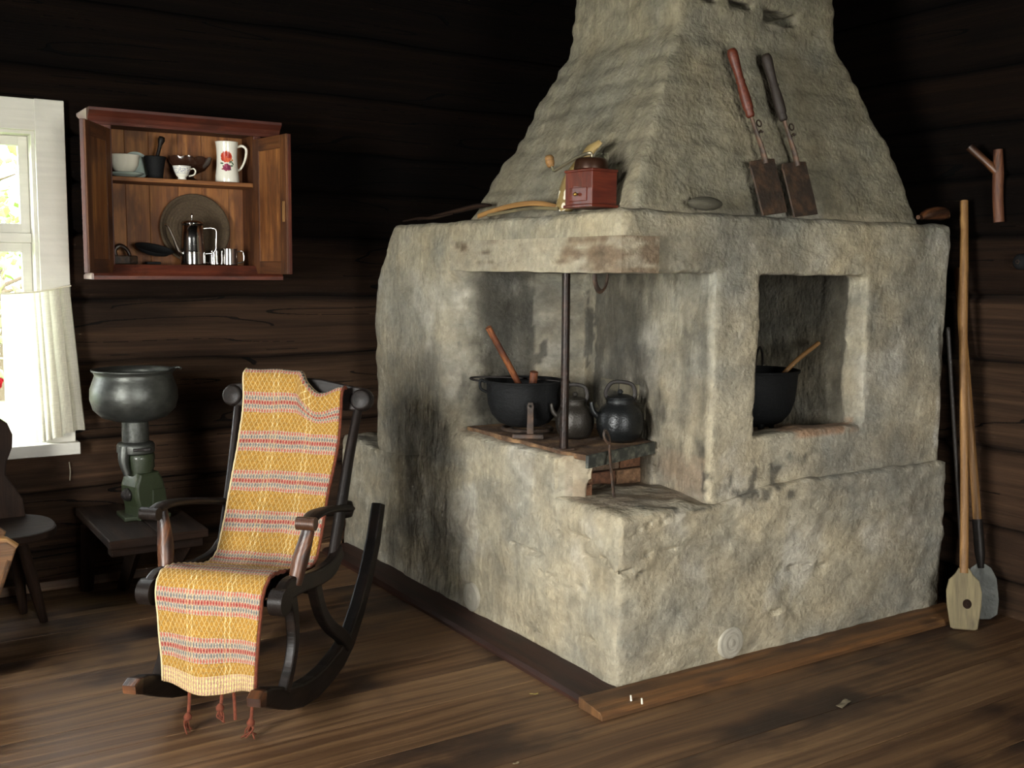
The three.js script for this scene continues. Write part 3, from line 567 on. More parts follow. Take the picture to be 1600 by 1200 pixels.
  for (let j = 0; j < nv; j++) for (let i = 0; i < nu; i++) { const a = j * row + i, b = a + 1, d = a + row, e = d + 1; idx.push(a, d, b, b, d, e, S + a, S + b, S + d, S + b, S + e, S + d); }
  for (let j = 0; j < nv; j++) for (const i of [0, nu]) { const a = j * row + i, d = a + row; i ? idx.push(a, d, S + a, d, S + d, S + a) : idx.push(a, S + a, d, d, S + a, S + d); }
  for (const j of [0, nv]) for (let i = 0; i < nu; i++) { const a = j * row + i, b = a + 1; j ? idx.push(a, S + a, b, b, S + a, S + b) : idx.push(a, b, S + a, b, S + b, S + a); }
  const g = new THREE.BufferGeometry(); g.setAttribute('position', new THREE.Float32BufferAttribute(pos, 3)); g.setAttribute('uv', new THREE.Float32BufferAttribute(uv, 2)); g.setIndex(idx); g.computeVertexNormals();
  const bl = thing('woven_cover', 'yellow woven cover with rows of red, white and grey stripes, draped over the rocking chair', 'blanket', [0.855, 0, -3.106], -45 * R);
  part(bl, 'cloth', g, blanket);
  const cord = std({ map: tex(128, 128, (u, v) => mix3(hex(0x40190e), hex(0x7a3c1e), tfbm(u, v, 8, 8, 13, 4)), true, 0.04, 0.01), roughness: 0.95 });
  for (const [u, l] of [[0, 'pale bound edge'], [1, 'rust red braided edge']]) {
    const e = []; for (let j = 0; j <= 130; j++) { const p = mid(u, j / 130), k = 0.0025 * Math.sin(j * 1.9); e.push([p.x + (u ? 0.003 : -0.003), p.y + k, p.z - (u ? 0.006 : 0)]); }
    part(bl, 'edge_braid', tube(e, u ? 0.0062 : 0.004, 7), u ? cord : std({ color: hex2(0xc9b48a), roughness: 0.95 }), l);
  }
  { const e = []; for (let i = 0; i <= 40; i++) { const p = mid(i / 40, 0); e.push([p.x, p.y + 0.002, p.z]); } part(bl, 'edge_braid', tube(e, 0.0045, 7), std({ color: hex2(0xc0aa80), roughness: 0.95 }), 'pale bound edge'); }
  // cords with tassels under the lower hem
  const tas = (u, len, swing, big) => {
    const p = mid(u, 1), y1 = Math.max(0.045, p.y - len);
    const t = part(bl, 'tassel', tube([[p.x, p.y, p.z - 0.004], [p.x + swing * 0.4, mix(p.y, y1, 0.5), p.z], [p.x + swing, y1, p.z + 0.01]], 0.0055, 8, 10), cord, 'rust red tassel');
    if (big) { part(t, 'knot', lathe([[0, -0.012], [0.012, -0.006], [0.013, 0.004], [0.006, 0.014], [0, 0.016]], 12, [p.x + swing, y1 + 0.004, p.z + 0.01]), cord);
      for (let i = 0; i < 7; i++) part(t, 'strand', tube([[p.x + swing, y1, p.z + 0.01], [p.x + swing + rnd(-0.012, 0.012), y1 - rnd(0.008, 0.02), p.z + 0.01 + rnd(-0.01, 0.014)], [p.x + swing + rnd(-0.02, 0.024), Math.max(0.006, y1 - rnd(0.025, 0.055)), p.z + 0.01 + rnd(-0.02, 0.03)]], 0.0028, 6, 6), cord); }
  };
  tas(0.30, 0.085, 0.0, true); tas(0.62, 0.045, 0.0, true); tas(0.74, 0.085, 0.01, false); tas(0.97, 0.10, 0.0, true);
}
// ---------------------------------------------------------------- milk separator on its stand, chair, trough
{
  const s = thing('wooden_stand', 'low dark plank stand against the log wall carrying the milk separator', 'stand', [1.06, 0, -4.66]);
  wpart(s, 'top_board', box(0.862, 1.06, 0.335, 0.372, -4.97, -4.27, 0.006, 2), M.oldWood); wpart(s, 'top_board', box(1.064, 1.262, 0.335, 0.370, -4.97, -4.29, 0.006, 2), M.oldWood);
  wpart(s, 'crosspiece', box(0.88, 1.25, 0.29, 0.337, -4.40, -4.33, 0.005, 0), M.oldWood); wpart(s, 'crosspiece', box(0.88, 1.25, 0.29, 0.337, -4.93, -4.86, 0.005, 0), M.oldWood);
  const leg = (a, b) => tube([a, b], [0.034, 0.028], 4, 0, [1, 1]);
  for (const [a, b] of [[[0.98, 0.31, -4.37], [1.035, 0.0, -4.86]], [[1.20, 0.31, -4.37], [1.23, 0.0, -4.86]], [[0.90, 0.31, -4.88], [0.89, 0.0, -4.91]], [[1.22, 0.31, -4.89], [1.24, 0.0, -4.93]]]) { const g = leg(a, b).toNonIndexed(); g.computeVertexNormals(); wpart(s, 'leg', boxUV(g, 1), M.oldWood); }

  const X = 1.057, Z = -4.64, sep = thing('milk_separator', 'old milk separator with wide pewter bowl above a dark green cast body', 'milk separator', [X, 0.372, Z]);
  const P = (n, g, m, l) => wpart(sep, n, g, m, l);
  const bowl = P('bowl', lathe([[0.045, 0.797], [0.09, 0.799], [0.135, 0.815], [0.168, 0.848], [0.180, 0.892], [0.178, 0.935], [0.165, 0.972], [0.158, 0.992], [0.162, 1.004], [0.170, 1.010], [0.172, 1.016], [0.166, 1.018], [0.155, 1.004], [0.152, 0.990], [0.160, 0.970], [0.171, 0.934], [0.172, 0.892], [0.160, 0.855], [0.13, 0.825], [0.09, 0.810], [0, 0.806]], 56, [X, 0, Z]), M.pewter, 'wide rounded pewter bowl');
  part(bowl, 'ear', (() => { const g = tube([[0.155, 0, 0], [0.185, 0.003, 0], [0.195, 0, 0.02]], 0.006, 8, 8); g.translate(0, 0.642, 0); return g; })(), M.pewter);
  P('neck', lathe([[0, 0.70], [0.054, 0.70], [0.056, 0.71], [0.055, 0.79], [0.058, 0.797], [0, 0.80]], 36, [X, 0, Z]), M.pewter);
  const collar = P('collar', lathe([[0, 0.655], [0.072, 0.655], [0.078, 0.662], [0.078, 0.69], [0.072, 0.700], [0.05, 0.708], [0, 0.708]], 40, [X, 0, Z]), M.pewter);
  part(collar, 'slot_rim', (() => { const g = slab([[-0.036, -0.007], [0.036, -0.007], [0.036, 0.007], [-0.036, 0.007]], 0.012, 0.004); g.rotateY(-0.1); g.translate(0.008, 0.306, 0.076); return boxUV(g); })(), M.blackIron);
  P('spout', tube([[X - 0.055, 0.69, Z + 0.035], [X - 0.062, 0.63, Z + 0.045], [X - 0.05, 0.57, Z + 0.055]], [0.026, 0.021, 0.014], 16, 12), M.pewter);
  P('upper_cup', lathe([[0, 0.56], [0.052, 0.56], [0.056, 0.567], [0.055, 0.585], [0.060, 0.592], [0.059, 0.625], [0.062, 0.632], [0.060, 0.650], [0.05, 0.658], [0, 0.658]], 36, [X + 0.014, 0, Z + 0.01]), M.greenPaint);
  const body = slab([[-0.040, 0.575], [0.055, 0.575], [0.075, 0.54], [0.088, 0.49], [0.094, 0.44], [0.098, 0.372], [-0.045, 0.372], [-0.047, 0.43], [-0.058, 0.47], [-0.060, 0.52]], 0.12, 0.012); body.rotateY(0.35); body.translate(X + 0.012, 0, Z + 0.015);
  const bo = P('body', boxUV(body, 1), M.greenPaint);
  const pn = slab([[0.012, 0.386], [0.088, 0.386], [0.084, 0.44], [0.076, 0.50], [0.016, 0.50]], 0.01, 0.003); pn.rotateY(0.35); pn.translate(0.012 + 0.021, -0.372, 0.015 + 0.060); part(bo, 'front_panel', boxUV(pn, 1), M.greenPaint);
  const ax = lathe([[0, 0.03], [0.016, 0.028], [0.02, 0.02], [0.028, 0.012], [0.03, 0], [0, 0]], 20); ax.rotateZ(Math.PI / 2); ax.rotateY(0.35); ax.translate(-0.042, 0.11, 0.03); part(bo, 'axle_boss', ax, M.blackIron);
  P('foot', box(X - 0.07, X + 0.125, 0.372, 0.392, Z - 0.09, Z + 0.07, 0.006), M.greenPaint);

  // plank chair at the left edge
  const c = thing('wooden_chair', 'dark wooden chair with shaped plank back in front of the window', 'chair', [0.44, 0, -4.5]);
  const C = (n, g, m, l) => wpart(c, n, g, m, l);
  const seat = []; for (let i = 0; i < 40; i++) { const a = i / 40 * Math.PI * 2, e = 0.75; seat.push([Math.sign(Math.cos(a)) * Math.abs(Math.cos(a)) ** e * 0.262, Math.sign(Math.sin(a)) * Math.abs(Math.sin(a)) ** e * 0.225]); }
  const sg = slab(seat, 0.034, 0.01); sg.rotateX(-Math.PI / 2); sg.translate(0.44, 0.412, -4.5); C('seat', boxUV(sg, 0), M.oldWood);
  const half = [[0.178, 0.425], [0.176, 0.455], [0.172, 0.50], [0.140, 0.555], [0.112, 0.605], [0.118, 0.655], [0.142, 0.715], [0.146, 0.765], [0.128, 0.815], [0.085, 0.850], [0.03, 0.862]];
  const back = slab([...half, ...half.slice().reverse().map(([x, y]) => [-x, y])], 0.026, 0.006); back.translate(0, -0.425, 0); back.rotateX(-0.10); back.translate(0.436, 0.425, -4.655); C('backrest', boxUV(back, 1), M.oldWood);
  for (const [a, b] of [[[0.56, 0.40, -4.42], [0.655, 0, -4.56]], [[0.56, 0.40, -4.60], [0.60, 0, -4.72]], [[0.32, 0.40, -4.40], [0.24, 0, -4.33]], [[0.32, 0.40, -4.60], [0.24, 0, -4.72]]]) C('leg', tube([a, [(a[0] + b[0]) / 2, 0.2, (a[2] + b[2]) / 2], b], [0.021, 0.024, 0.016], 10, 8), M.oldWood);

  // trough with flaring boards, mostly outside the picture
  const t = thing('wooden_trough', 'reddish brown flaring wooden trough with pale rim at the left picture edge', 'trough', [0.08, 0, -3.9]);
  const ends = (z) => { const g = slab([[-0.25, 0.06], [0.25, 0.06], [0.402, 0.487], [0.37, 0.515], [0.12, 0.565], [-0.12, 0.565], [-0.37, 0.515], [-0.402, 0.487]], 0.026, 0.006); g.translate(0.08, 0, z); return boxUV(g, 0); };
  wpart(t, 'end_board', ends(-3.90), M.trim); wpart(t, 'end_board', ends(-4.16), M.trim);
  for (const s of [-1, 1]) { const g = tube([[0.08 + s * 0.245, 0.075, -4.03], [0.08 + s * 0.37, 0.45, -4.03]], 0.16, 4, 0, [0.07, 1]).toNonIndexed(); g.computeVertexNormals(); wpart(t, 'side_board', boxUV(g, 2), M.trim); }
  wpart(t, 'bottom_board', box(-0.16, 0.32, 0.06, 0.085, -4.16, -3.9, 0.004), M.trim);
  for (const x of [-0.1, 0.26]) wpart(t, 'foot', box(x - 0.03, x + 0.03, 0, 0.062, -4.16, -3.9, 0.006, 2), M.oldWood);
  const rim = tube([[0.482, 0.489, -3.9], [0.45, 0.517, -3.9], [0.20, 0.567, -3.9], [-0.04, 0.567, -3.9]], 0.0125, 8); wpart(t, 'rim', rim, M.paleWood, 'pale rim');  // rim coloured paler than the boards
}
// ---------------------------------------------------------------- wall cupboard and what stands in it
{
  const c = thing('wall_cupboard', 'red painted wooden wall cupboard with both doors open, one shelf inside', 'cupboard', [1.345, 1.395, -5.0]);
  const C = (n, g, m, l, p = c) => wpart(p, n, g, m, l);
  const zb = -5.0, zf = -4.81, x0 = 1.005, x1 = 1.685;
  const bw = [0.12, 0.105, 0.13, 0.11, 0.125, 0.09]; let bx0 = x0;
  for (const w of bw) { C('back_board', box(bx0 + 0.0004, bx0 + w - 0.0004, 1.44, 2.075, zb, zb + 0.012, 0.002, 1), M.pine); bx0 += w; }
  C('side', box(x0 - 0.018, x0 + 0.004, 1.44, 2.075, zb, zf, 0.003, 1), M.redPaint); C('side', box(x1 - 0.022, x1, 1.44, 2.075, zb, zf, 0.003, 1), M.pineDark);
  C('top', box(x0 - 0.018, x1, 2.06, 2.08, zb, zf, 0.003, 0), M.pineDark); C('bottom', box(x0 - 0.018, x1, 1.44, 1.462, zb, zf, 0.003, 0), M.pineDark);
  C('shelf', box(x0 + 0.004, x1 - 0.022, 1.821, 1.840, zb + 0.012, zf + 0.004, 0.003, 0), M.pine);
  C('stile', box(x0 - 0.02, x0 + 0.025, 1.44, 2.07, zf, zf + 0.014, 0.003, 1), M.redPaint); C('stile', box(x1 - 0.03, x1 + 0.004, 1.44, 2.07, zf, zf + 0.014, 0.003, 1), M.redPaint);
  // mouldings: a profile run along the front and returned to the wall at both ends
  const crown = [[0, 0], [0.018, 0], [0.022, 0.010], [0.034, 0.030], [0.052, 0.046], [0.058, 0.052], [0.058, 0.064], [0, 0.064]];
  const ft = [[0, 0], [0.05, 0], [0.05, 0.016], [0.040, 0.028], [0.028, 0.050], [0.020, 0.064], [0, 0.064]];
  const mould = (pr, y) => {
    const run = (len) => boxUV(slab(pr, len, 0), 2);
    const f = run(x1 - x0 + 0.018 + 0.056 + 0.085); f.rotateY(-Math.PI / 2); f.translate((x0 - 0.018 - 0.056 + x1 + 0.085) / 2, y, zf + 0.012);
    const l = run(zf + 0.013 - zb); l.rotateY(Math.PI); l.translate(x0 - 0.018, y, (zb + zf + 0.013) / 2); const r = run(zf + 0.013 - zb); r.translate(x1, y, (zb + zf + 0.013) / 2);
    return [f, l, r];
  };
  const worn = std({ color: lin(0.50, 0.40, 0.36), roughness: 0.55 });  // pale tint puts window light into the colour of the left moulding ends
  for (const [pr, y, n] of [[crown, 2.052, 'crown_moulding'], [ft, 1.396, 'base_moulding']]) { const [f, l, r] = mould(pr, y); const m = C(n, f, M.redPaint); wpart(m, 'return', l, worn, 'moulding end tinted pale for the window light on it'); wpart(m, 'return', r, M.redPaint); }
  // doors, each drawn closed from its hinge along x and then swung open
  const door = (hx, w, ang, dir) => {
    const y0 = 1.424, y1 = 2.036, s = 0.058, th = 0.022, t0 = -th;
    const g = [box(0, s, y0, y1, t0, 0, 0.003, 1), box(w - s, w, y0, y1, t0, 0, 0.003, 1), box(s - 0.002, w - s + 0.002, y1 - s, y1, t0, 0, 0.003, 0), box(s - 0.002, w - s + 0.002, y0, y0 + s, t0, 0, 0.003, 0)];
    const flip = (q) => { if (dir < 0) { q.scale(-1, 1, 1); const n = q.attributes.position.count; for (const k of ['position', 'normal', 'uv']) { const a = q.attributes[k], z = a.itemSize; for (let i = 0; i < n; i += 3) for (let j = 0; j < z; j++) { const t = a.array[(i + 1) * z + j]; a.array[(i + 1) * z + j] = a.array[(i + 2) * z + j]; a.array[(i + 2) * z + j] = t; } } } q.rotateY(ang); q.translate(hx, 0, zf + 0.016); return q; };
    const d = C('door', flip(join(g)), M.pineDark);
    wpart(d, 'panel', flip(box(s - 0.004, w - s + 0.004, y0 + s - 0.004, y1 - s + 0.004, t0 + 0.004, t0 + 0.012, 0.002, 1)), M.pine);
    wpart(d, 'painted_face', flip(join([box(0.001, s, y0 + 0.001, y1 - 0.001, -0.0035, 0.0015, 0.001, 1), box(w - s, w + 0.0015, y0 + 0.001, y1 - 0.001, -0.014, 0.0015, 0.001, 1), box(s, w - s, y1 - s, y1 - 0.001, -0.0035, 0.0015, 0.001, 0), box(s, w - s, y0 + 0.001, y0 + s, -0.0035, 0.0015, 0.001, 0)])), M.redPaint, 'red painted front of the door');
    if (dir > 0) return d;
    wpart(d, 'latch', flip(box(w - 0.034, w - 0.018, 1.655, 1.745, t0 - 0.003, t0 + 0.001, 0.001, 1)), M.paleWood, 'pale latch plate');
    return d;
  };
  door(1.004, 0.300, -120 * R, 1); door(1.668, 0.315, 98 * R, -1);

  const S = 1.8405, F = 1.4625;                                            // tops of the shelf and of the bottom
  const things = (n, l, cat, b, parts) => { const t = thing(n, l, cat, b); for (const [pn, g, m, pl] of parts) part(t, pn, g, m, pl); return t; };
  const dish = (r, h, foot, t = 0.003, rim = 0) => [[0, 0], [foot, 0], [foot + 0.002, 0.004], [r * 0.62, h * 0.22], [r * 0.88, h * 0.55], [r, h - 0.003], [r + rim, h], [r - t, h], [r * 0.86 - t, h * 0.58], [r * 0.6 - t, h * 0.28], [0, 0.006]];
  things('plate', 'pale china plate lying under the white bowl', 'plate', [1.104, S, -4.882], [['dish', lathe([[0, 0], [0.04, 0], [0.043, 0.005], [0.062, 0.010], [0.077, 0.018], [0.077, 0.021], [0.06, 0.014], [0.04, 0.009], [0, 0.009]], 40), M.chinaBlue]]);
  things('bowl', 'plain white china bowl standing on a pale plate', 'bowl', [1.100, S + 0.0105, -4.882], [['dish', lathe([[0, 0], [0.028, 0], [0.030, 0.010], [0.046, 0.022], [0.058, 0.045], [0.063, 0.078], [0.068, 0.086], [0.065, 0.088], [0.058, 0.078], [0.054, 0.046], [0.042, 0.025], [0, 0.016]], 44), M.china]]);
  { const g = lathe([[0, 0], [0.036, 0], [0.052, 0.006], [0.062, 0.013], [0.062, 0.016], [0.05, 0.010], [0, 0.005]], 36); g.rotateX(Math.PI / 2 - 0.22); g.translate(0, 0.061, 0);
    things('saucer', 'bluish white saucer leaning upright behind the white bowl', 'saucer', [1.168, S, -4.974], [['dish', g, M.chinaBlue]]); }
  { const wood = M.blackWood;
    things('mortar', 'dark wooden mortar between the white bowl and glass bowl', 'mortar', [1.236, S, -4.90], [['cup', lathe([[0, 0], [0.03, 0], [0.033, 0.005], [0.034, 0.02], [0.038, 0.05], [0.044, 0.085], [0.048, 0.098], [0.046, 0.102], [0.040, 0.098], [0.032, 0.03], [0, 0.012]], 36), M.castIron]]);
    const p = lathe([[0, 0], [0.010, 0.001], [0.013, 0.012], [0.009, 0.03], [0.008, 0.10], [0.009, 0.135], [0.012, 0.142], [0.016, 0.156], [0.012, 0.170], [0, 0.173]], 20); p.rotateZ(-0.26); things('pestle', 'dark pestle sticking up out of the mortar', 'pestle', [1.226, S + 0.026, -4.90], [['stick', p, wood]]); }
  { const gl = phys({ color: 0x4a3024, transmission: 0.55, thickness: 0.02, roughness: 0.12, attenuationColor: new THREE.Color(0x3a1c10), attenuationDistance: 0.02, ior: 1.5 });
    const g = lathe([[0, 0], [0.040, 0], [0.042, 0.006], [0.02, 0.014], [0.014, 0.024], [0.03, 0.036], [0.066, 0.052], [0.090, 0.082], [0.097, 0.108], [0.092, 0.108], [0.084, 0.084], [0.06, 0.058], [0.02, 0.044], [0, 0.042]], 72);
    const p = g.attributes.position; for (let i = 0; i < p.count; i++) { const y = p.getY(i), a = Math.atan2(p.getX(i), p.getZ(i)), k = sstep(0.05, 0.108, y); p.setY(i, y + k * 0.008 * Math.abs(Math.sin(a * 5)) - 0.004 * k); const q = 1 + 0.03 * k * Math.abs(Math.sin(a * 5)); p.setX(i, p.getX(i) * q); p.setZ(i, p.getZ(i) * q); } g.scale(1, 1, 0.74); g.computeVertexNormals();
    things('glass_bowl', 'dark brown pressed glass bowl with scalloped rim behind the small cup', 'bowl', [1.396, S, -4.914], [['dish', g, gl]]); }
  { const cv = document.createElement('canvas'); cv.width = 512; cv.height = 128; const x = cv.getContext('2d'); x.fillStyle = '#e6e4d8'; x.fillRect(0, 0, 512, 128);
    x.fillStyle = '#6a7494'; for (let i = 0; i < 420; i++) { x.beginPath(); x.arc(rnd(0, 512), rnd(20, 62), rnd(1.2, 3.2), 0, 7); x.fill(); } x.fillRect(0, 10, 512, 3); x.fillRect(0, 66, 512, 2);
    const t = new THREE.CanvasTexture(cv); t.colorSpace = THREE.SRGBColorSpace; t.wrapS = t.wrapT = THREE.RepeatWrapping;
    const g = lathe([[0, 0], [0.018, 0], [0.019, 0.005], [0.016, 0.009], [0.026, 0.020], [0.035, 0.040], [0.040, 0.060], [0.038, 0.060], [0.031, 0.038], [0.02, 0.018], [0, 0.013]], 36);
    const p = g.attributes.position, u = g.attributes.uv; for (let i = 0; i < p.count; i++) u.setY(i, 0.05 + p.getY(i) / 0.060 * 0.92);
    things('cup', 'small white teacup with blue printed band on the cupboard shelf', 'cup', [1.336, S, -4.834], [['bowl', g, phys({ map: t, roughness: 0.22, clearcoat: 0.5 })], ['handle', tube([[0.034, 0.048, 0], [0.052, 0.052, 0.002], [0.060, 0.042, 0.002], [0.054, 0.026, 0.001], [0.030, 0.018, 0]], 0.0034, 10, 20), M.china]]); }
  { // white jug with a painted flower spray
    const cv = document.createElement('canvas'); cv.width = cv.height = 1024; const x = cv.getContext('2d'); x.fillStyle = '#e8e5d8'; x.fillRect(0, 0, 1024, 1024);
    const blob = (cx, cy, r, col, n = 9) => { for (let i = 0; i < n; i++) { x.fillStyle = col[i % col.length]; const a = i * 2.4; x.beginPath(); x.ellipse(cx + Math.cos(a) * r * 0.55, cy + Math.sin(a) * r * 0.55, r * 0.5, r * 0.36, a, 0, 7); x.fill(); } };
    x.lineWidth = 5; x.strokeStyle = '#4c5a3a'; x.beginPath(); x.moveTo(470, 700); x.quadraticCurveTo(520, 560, 500, 400); x.stroke(); x.beginPath(); x.moveTo(500, 600); x.quadraticCurveTo(600, 560, 640, 500); x.stroke();
    for (const [a, b, c] of [[400, 480, 0.5], [590, 520, -0.6], [430, 640, 0.9], [610, 620, -0.2], [380, 560, 0.2], [560, 700, 0.6], [640, 560, 0.9], [420, 380, -0.7]]) { x.fillStyle = '#4f6650'; x.beginPath(); x.ellipse(a, b, 44, 20, c, 0, 7); x.fill(); }
    blob(490, 400, 135, ['#c2432a', '#a83020', '#d4603c'], 14); blob(500, 660, 92, ['#8c3a56', '#a8506a', '#742c48'], 10); blob(630, 480, 26, ['#c98a2c', '#b4572a'], 6); blob(400, 700, 22, ['#a83a34', '#8c3a56'], 5);
    const t = new THREE.CanvasTexture(cv); t.colorSpace = THREE.SRGBColorSpace;
    const pr = [[0, 0], [0.050, 0], [0.054, 0.005], [0.053, 0.03], [0.0475, 0.075], [0.046, 0.12], [0.048, 0.160], [0.051, 0.182], [0.053, 0.186], [0.049, 0.186], [0.044, 0.16], [0.042, 0.12], [0.044, 0.07], [0.048, 0.02], [0, 0.01]];
    const g = lathe(pr, 48), p = g.attributes.position, u = g.attributes.uv;
    for (let i = 0; i < p.count; i++) { u.setXY(i, (u.getX(i) - 0.5) * 1.5 + 0.5, clamp(p.getY(i) / 0.19)); }
    g.rotateY(Math.PI - 16 * R);
    things('jug', 'tall white china jug painted with red flowers', 'jug', [1.556, S, -4.88], [['body', g, phys({ map: t, roughness: 0.2, clearcoat: 0.6, clearcoatRoughness: 0.08 })], ['handle', tube([[0.044, 0.165, 0.008], [0.068, 0.172, 0.012], [0.086, 0.16, 0.014], [0.086, 0.13, 0.014], [0.074, 0.09, 0.012], [0.058, 0.065, 0.01], [0.046, 0.058, 0.008]], [0.006, 0.006, 0.006, 0.006, 0.005, 0.005, 0.005], 12, 26), M.china]]); }
  { // coiled tray leaning on the back
    const pr = [[0, 0.004]]; for (let i = 1; i <= 60; i++) { const r = i / 60 * 0.160; pr.push([r, 0.004 + 0.0022 * Math.abs(Math.sin(i / 60 * Math.PI * 11)) + 0.020 * sstep(0.125, 0.160, r)]); } pr.push([0.163, 0.020], [0.158, 0.014], [0.12, 0], [0, 0]);
    const g = lathe(pr, 60); g.rotateX(Math.PI / 2 - 0.10); g.translate(0, 0.164, -0.018);
    things('basket_tray', 'round grey brown coiled tray leaning on the cupboard back', 'tray', [1.425, F, -4.955], [['tray', g, std({ map: tex(512, 512, (u, v) => mix3(hex(0x3c3124), hex(0x5c4c38), tn(u, v, 90, 50, 5)), true, 0.4, 0.25), roughness: 0.95, bumpMap: ironBump, bumpScale: 0.003 })]]); }
  { const b = [1.384, F, -4.862], t = thing('coffee_pot', 'tall shiny metal coffee pot with long thin spout', 'coffee pot', b);
    part(t, 'body', lathe([[0, 0], [0.052, 0], [0.055, 0.004], [0.055, 0.050], [0.0575, 0.054], [0.0575, 0.060], [0.054, 0.064], [0.051, 0.12], [0.048, 0.180], [0, 0.184]], 48), M.chrome);
    const lid = part(t, 'lid', lathe([[0, 0.183], [0.050, 0.182], [0.0505, 0.188], [0.044, 0.197], [0.02, 0.203], [0, 0.204]], 40), M.chrome);
    part(lid, 'knob', lathe([[0, 0.202], [0.004, 0.203], [0.003, 0.214], [0.006, 0.220], [0.005, 0.230], [0, 0.232]], 16), M.chrome);
    part(t, 'spout', tube([[-0.046, 0.048, 0.012], [-0.062, 0.055, 0.018], [-0.078, 0.085, 0.022], [-0.096, 0.13, 0.026], [-0.116, 0.168, 0.03], [-0.128, 0.178, 0.032]], [0.011, 0.010, 0.0075, 0.006, 0.005, 0.0055], 14, 26), M.chrome);
    part(t, 'handle', tube([[0.046, 0.165, 0.006], [0.085, 0.168, 0.012], [0.103, 0.160, 0.015], [0.104, 0.12, 0.015], [0.100, 0.070, 0.014], [0.088, 0.056, 0.012], [0.05, 0.050, 0.006]], 0.0045, 12, 34), M.chrome); }
  { const mug = (n, l, cat, b, r, h, hd) => { const t = thing(n, l, cat, b); part(t, 'body', lathe([[0, 0], [r, 0], [r * 1.03, 0.004], [r * 1.0, h * 0.3], [r * 0.97, h - 0.004], [r * 1.02, h], [r * 0.96, h], [r * 0.93, 0.01], [0, 0.006]], 40), M.chrome); part(t, 'handle', tube([[r * 0.95, h * 0.82, 0.003], [r + 0.022, h * 0.86, 0.006], [r + 0.03, h * 0.6, 0.008], [r + 0.026, h * 0.22, 0.007], [r * 0.95, h * 0.14, 0.003]].map((p) => [p[0] * hd, p[1], p[2]]), 0.0032, 10, 22), M.chrome); };
    mug('metal_mug', 'small shiny metal mug to the right of the coffee pot', 'mug', [1.553, F, -4.868], 0.038, 0.076, 1);
    mug('cream_jug', 'little metal cream jug half hidden behind the coffee pot handle', 'jug', [1.490, F, -4.902], 0.026, 0.066, -1); }
  { const g = lathe([[0, 0], [0.03, 0.002], [0.06, 0.013], [0.078, 0.032], [0.080, 0.036], [0.074, 0.033], [0.055, 0.016], [0, 0.006]], 36); g.scale(1.08, 0.9, 0.62); g.rotateX(0.45); g.rotateZ(-0.16); g.translate(0, 0.044, 0);
    const d = thing('oval_dish', 'dark oval iron dish tilted beside the coffee pot spout', 'dish', [1.212, F, -4.885]); part(d, 'dish', g, M.castIron); part(d, 'stand', box(-0.03, 0.03, 0, 0.012, -0.03, 0.02, 0.003), M.castIron); }
  { const t = thing('flat_iron', 'dark brown pointed flat iron in the lower left corner of the cupboard', 'iron', [1.085, F, -4.89]);
    const g = slab([[-0.045, -0.03], [0.02, -0.03], [0.045, -0.012], [0.062, 0], [0.045, 0.012], [0.02, 0.03], [-0.045, 0.03]], 0.038, 0.005); g.rotateX(-Math.PI / 2); g.translate(0, 0.019, 0); part(t, 'sole', boxUV(g), M.rustDark);
    part(t, 'handle', tube([[-0.03, 0.032, 0], [-0.034, 0.062, 0], [-0.015, 0.080, 0], [0.014, 0.066, 0], [0.03, 0.034, 0]], [0.008, 0.009, 0.012, 0.009, 0.007], 12, 20), M.brownWorn); }
}
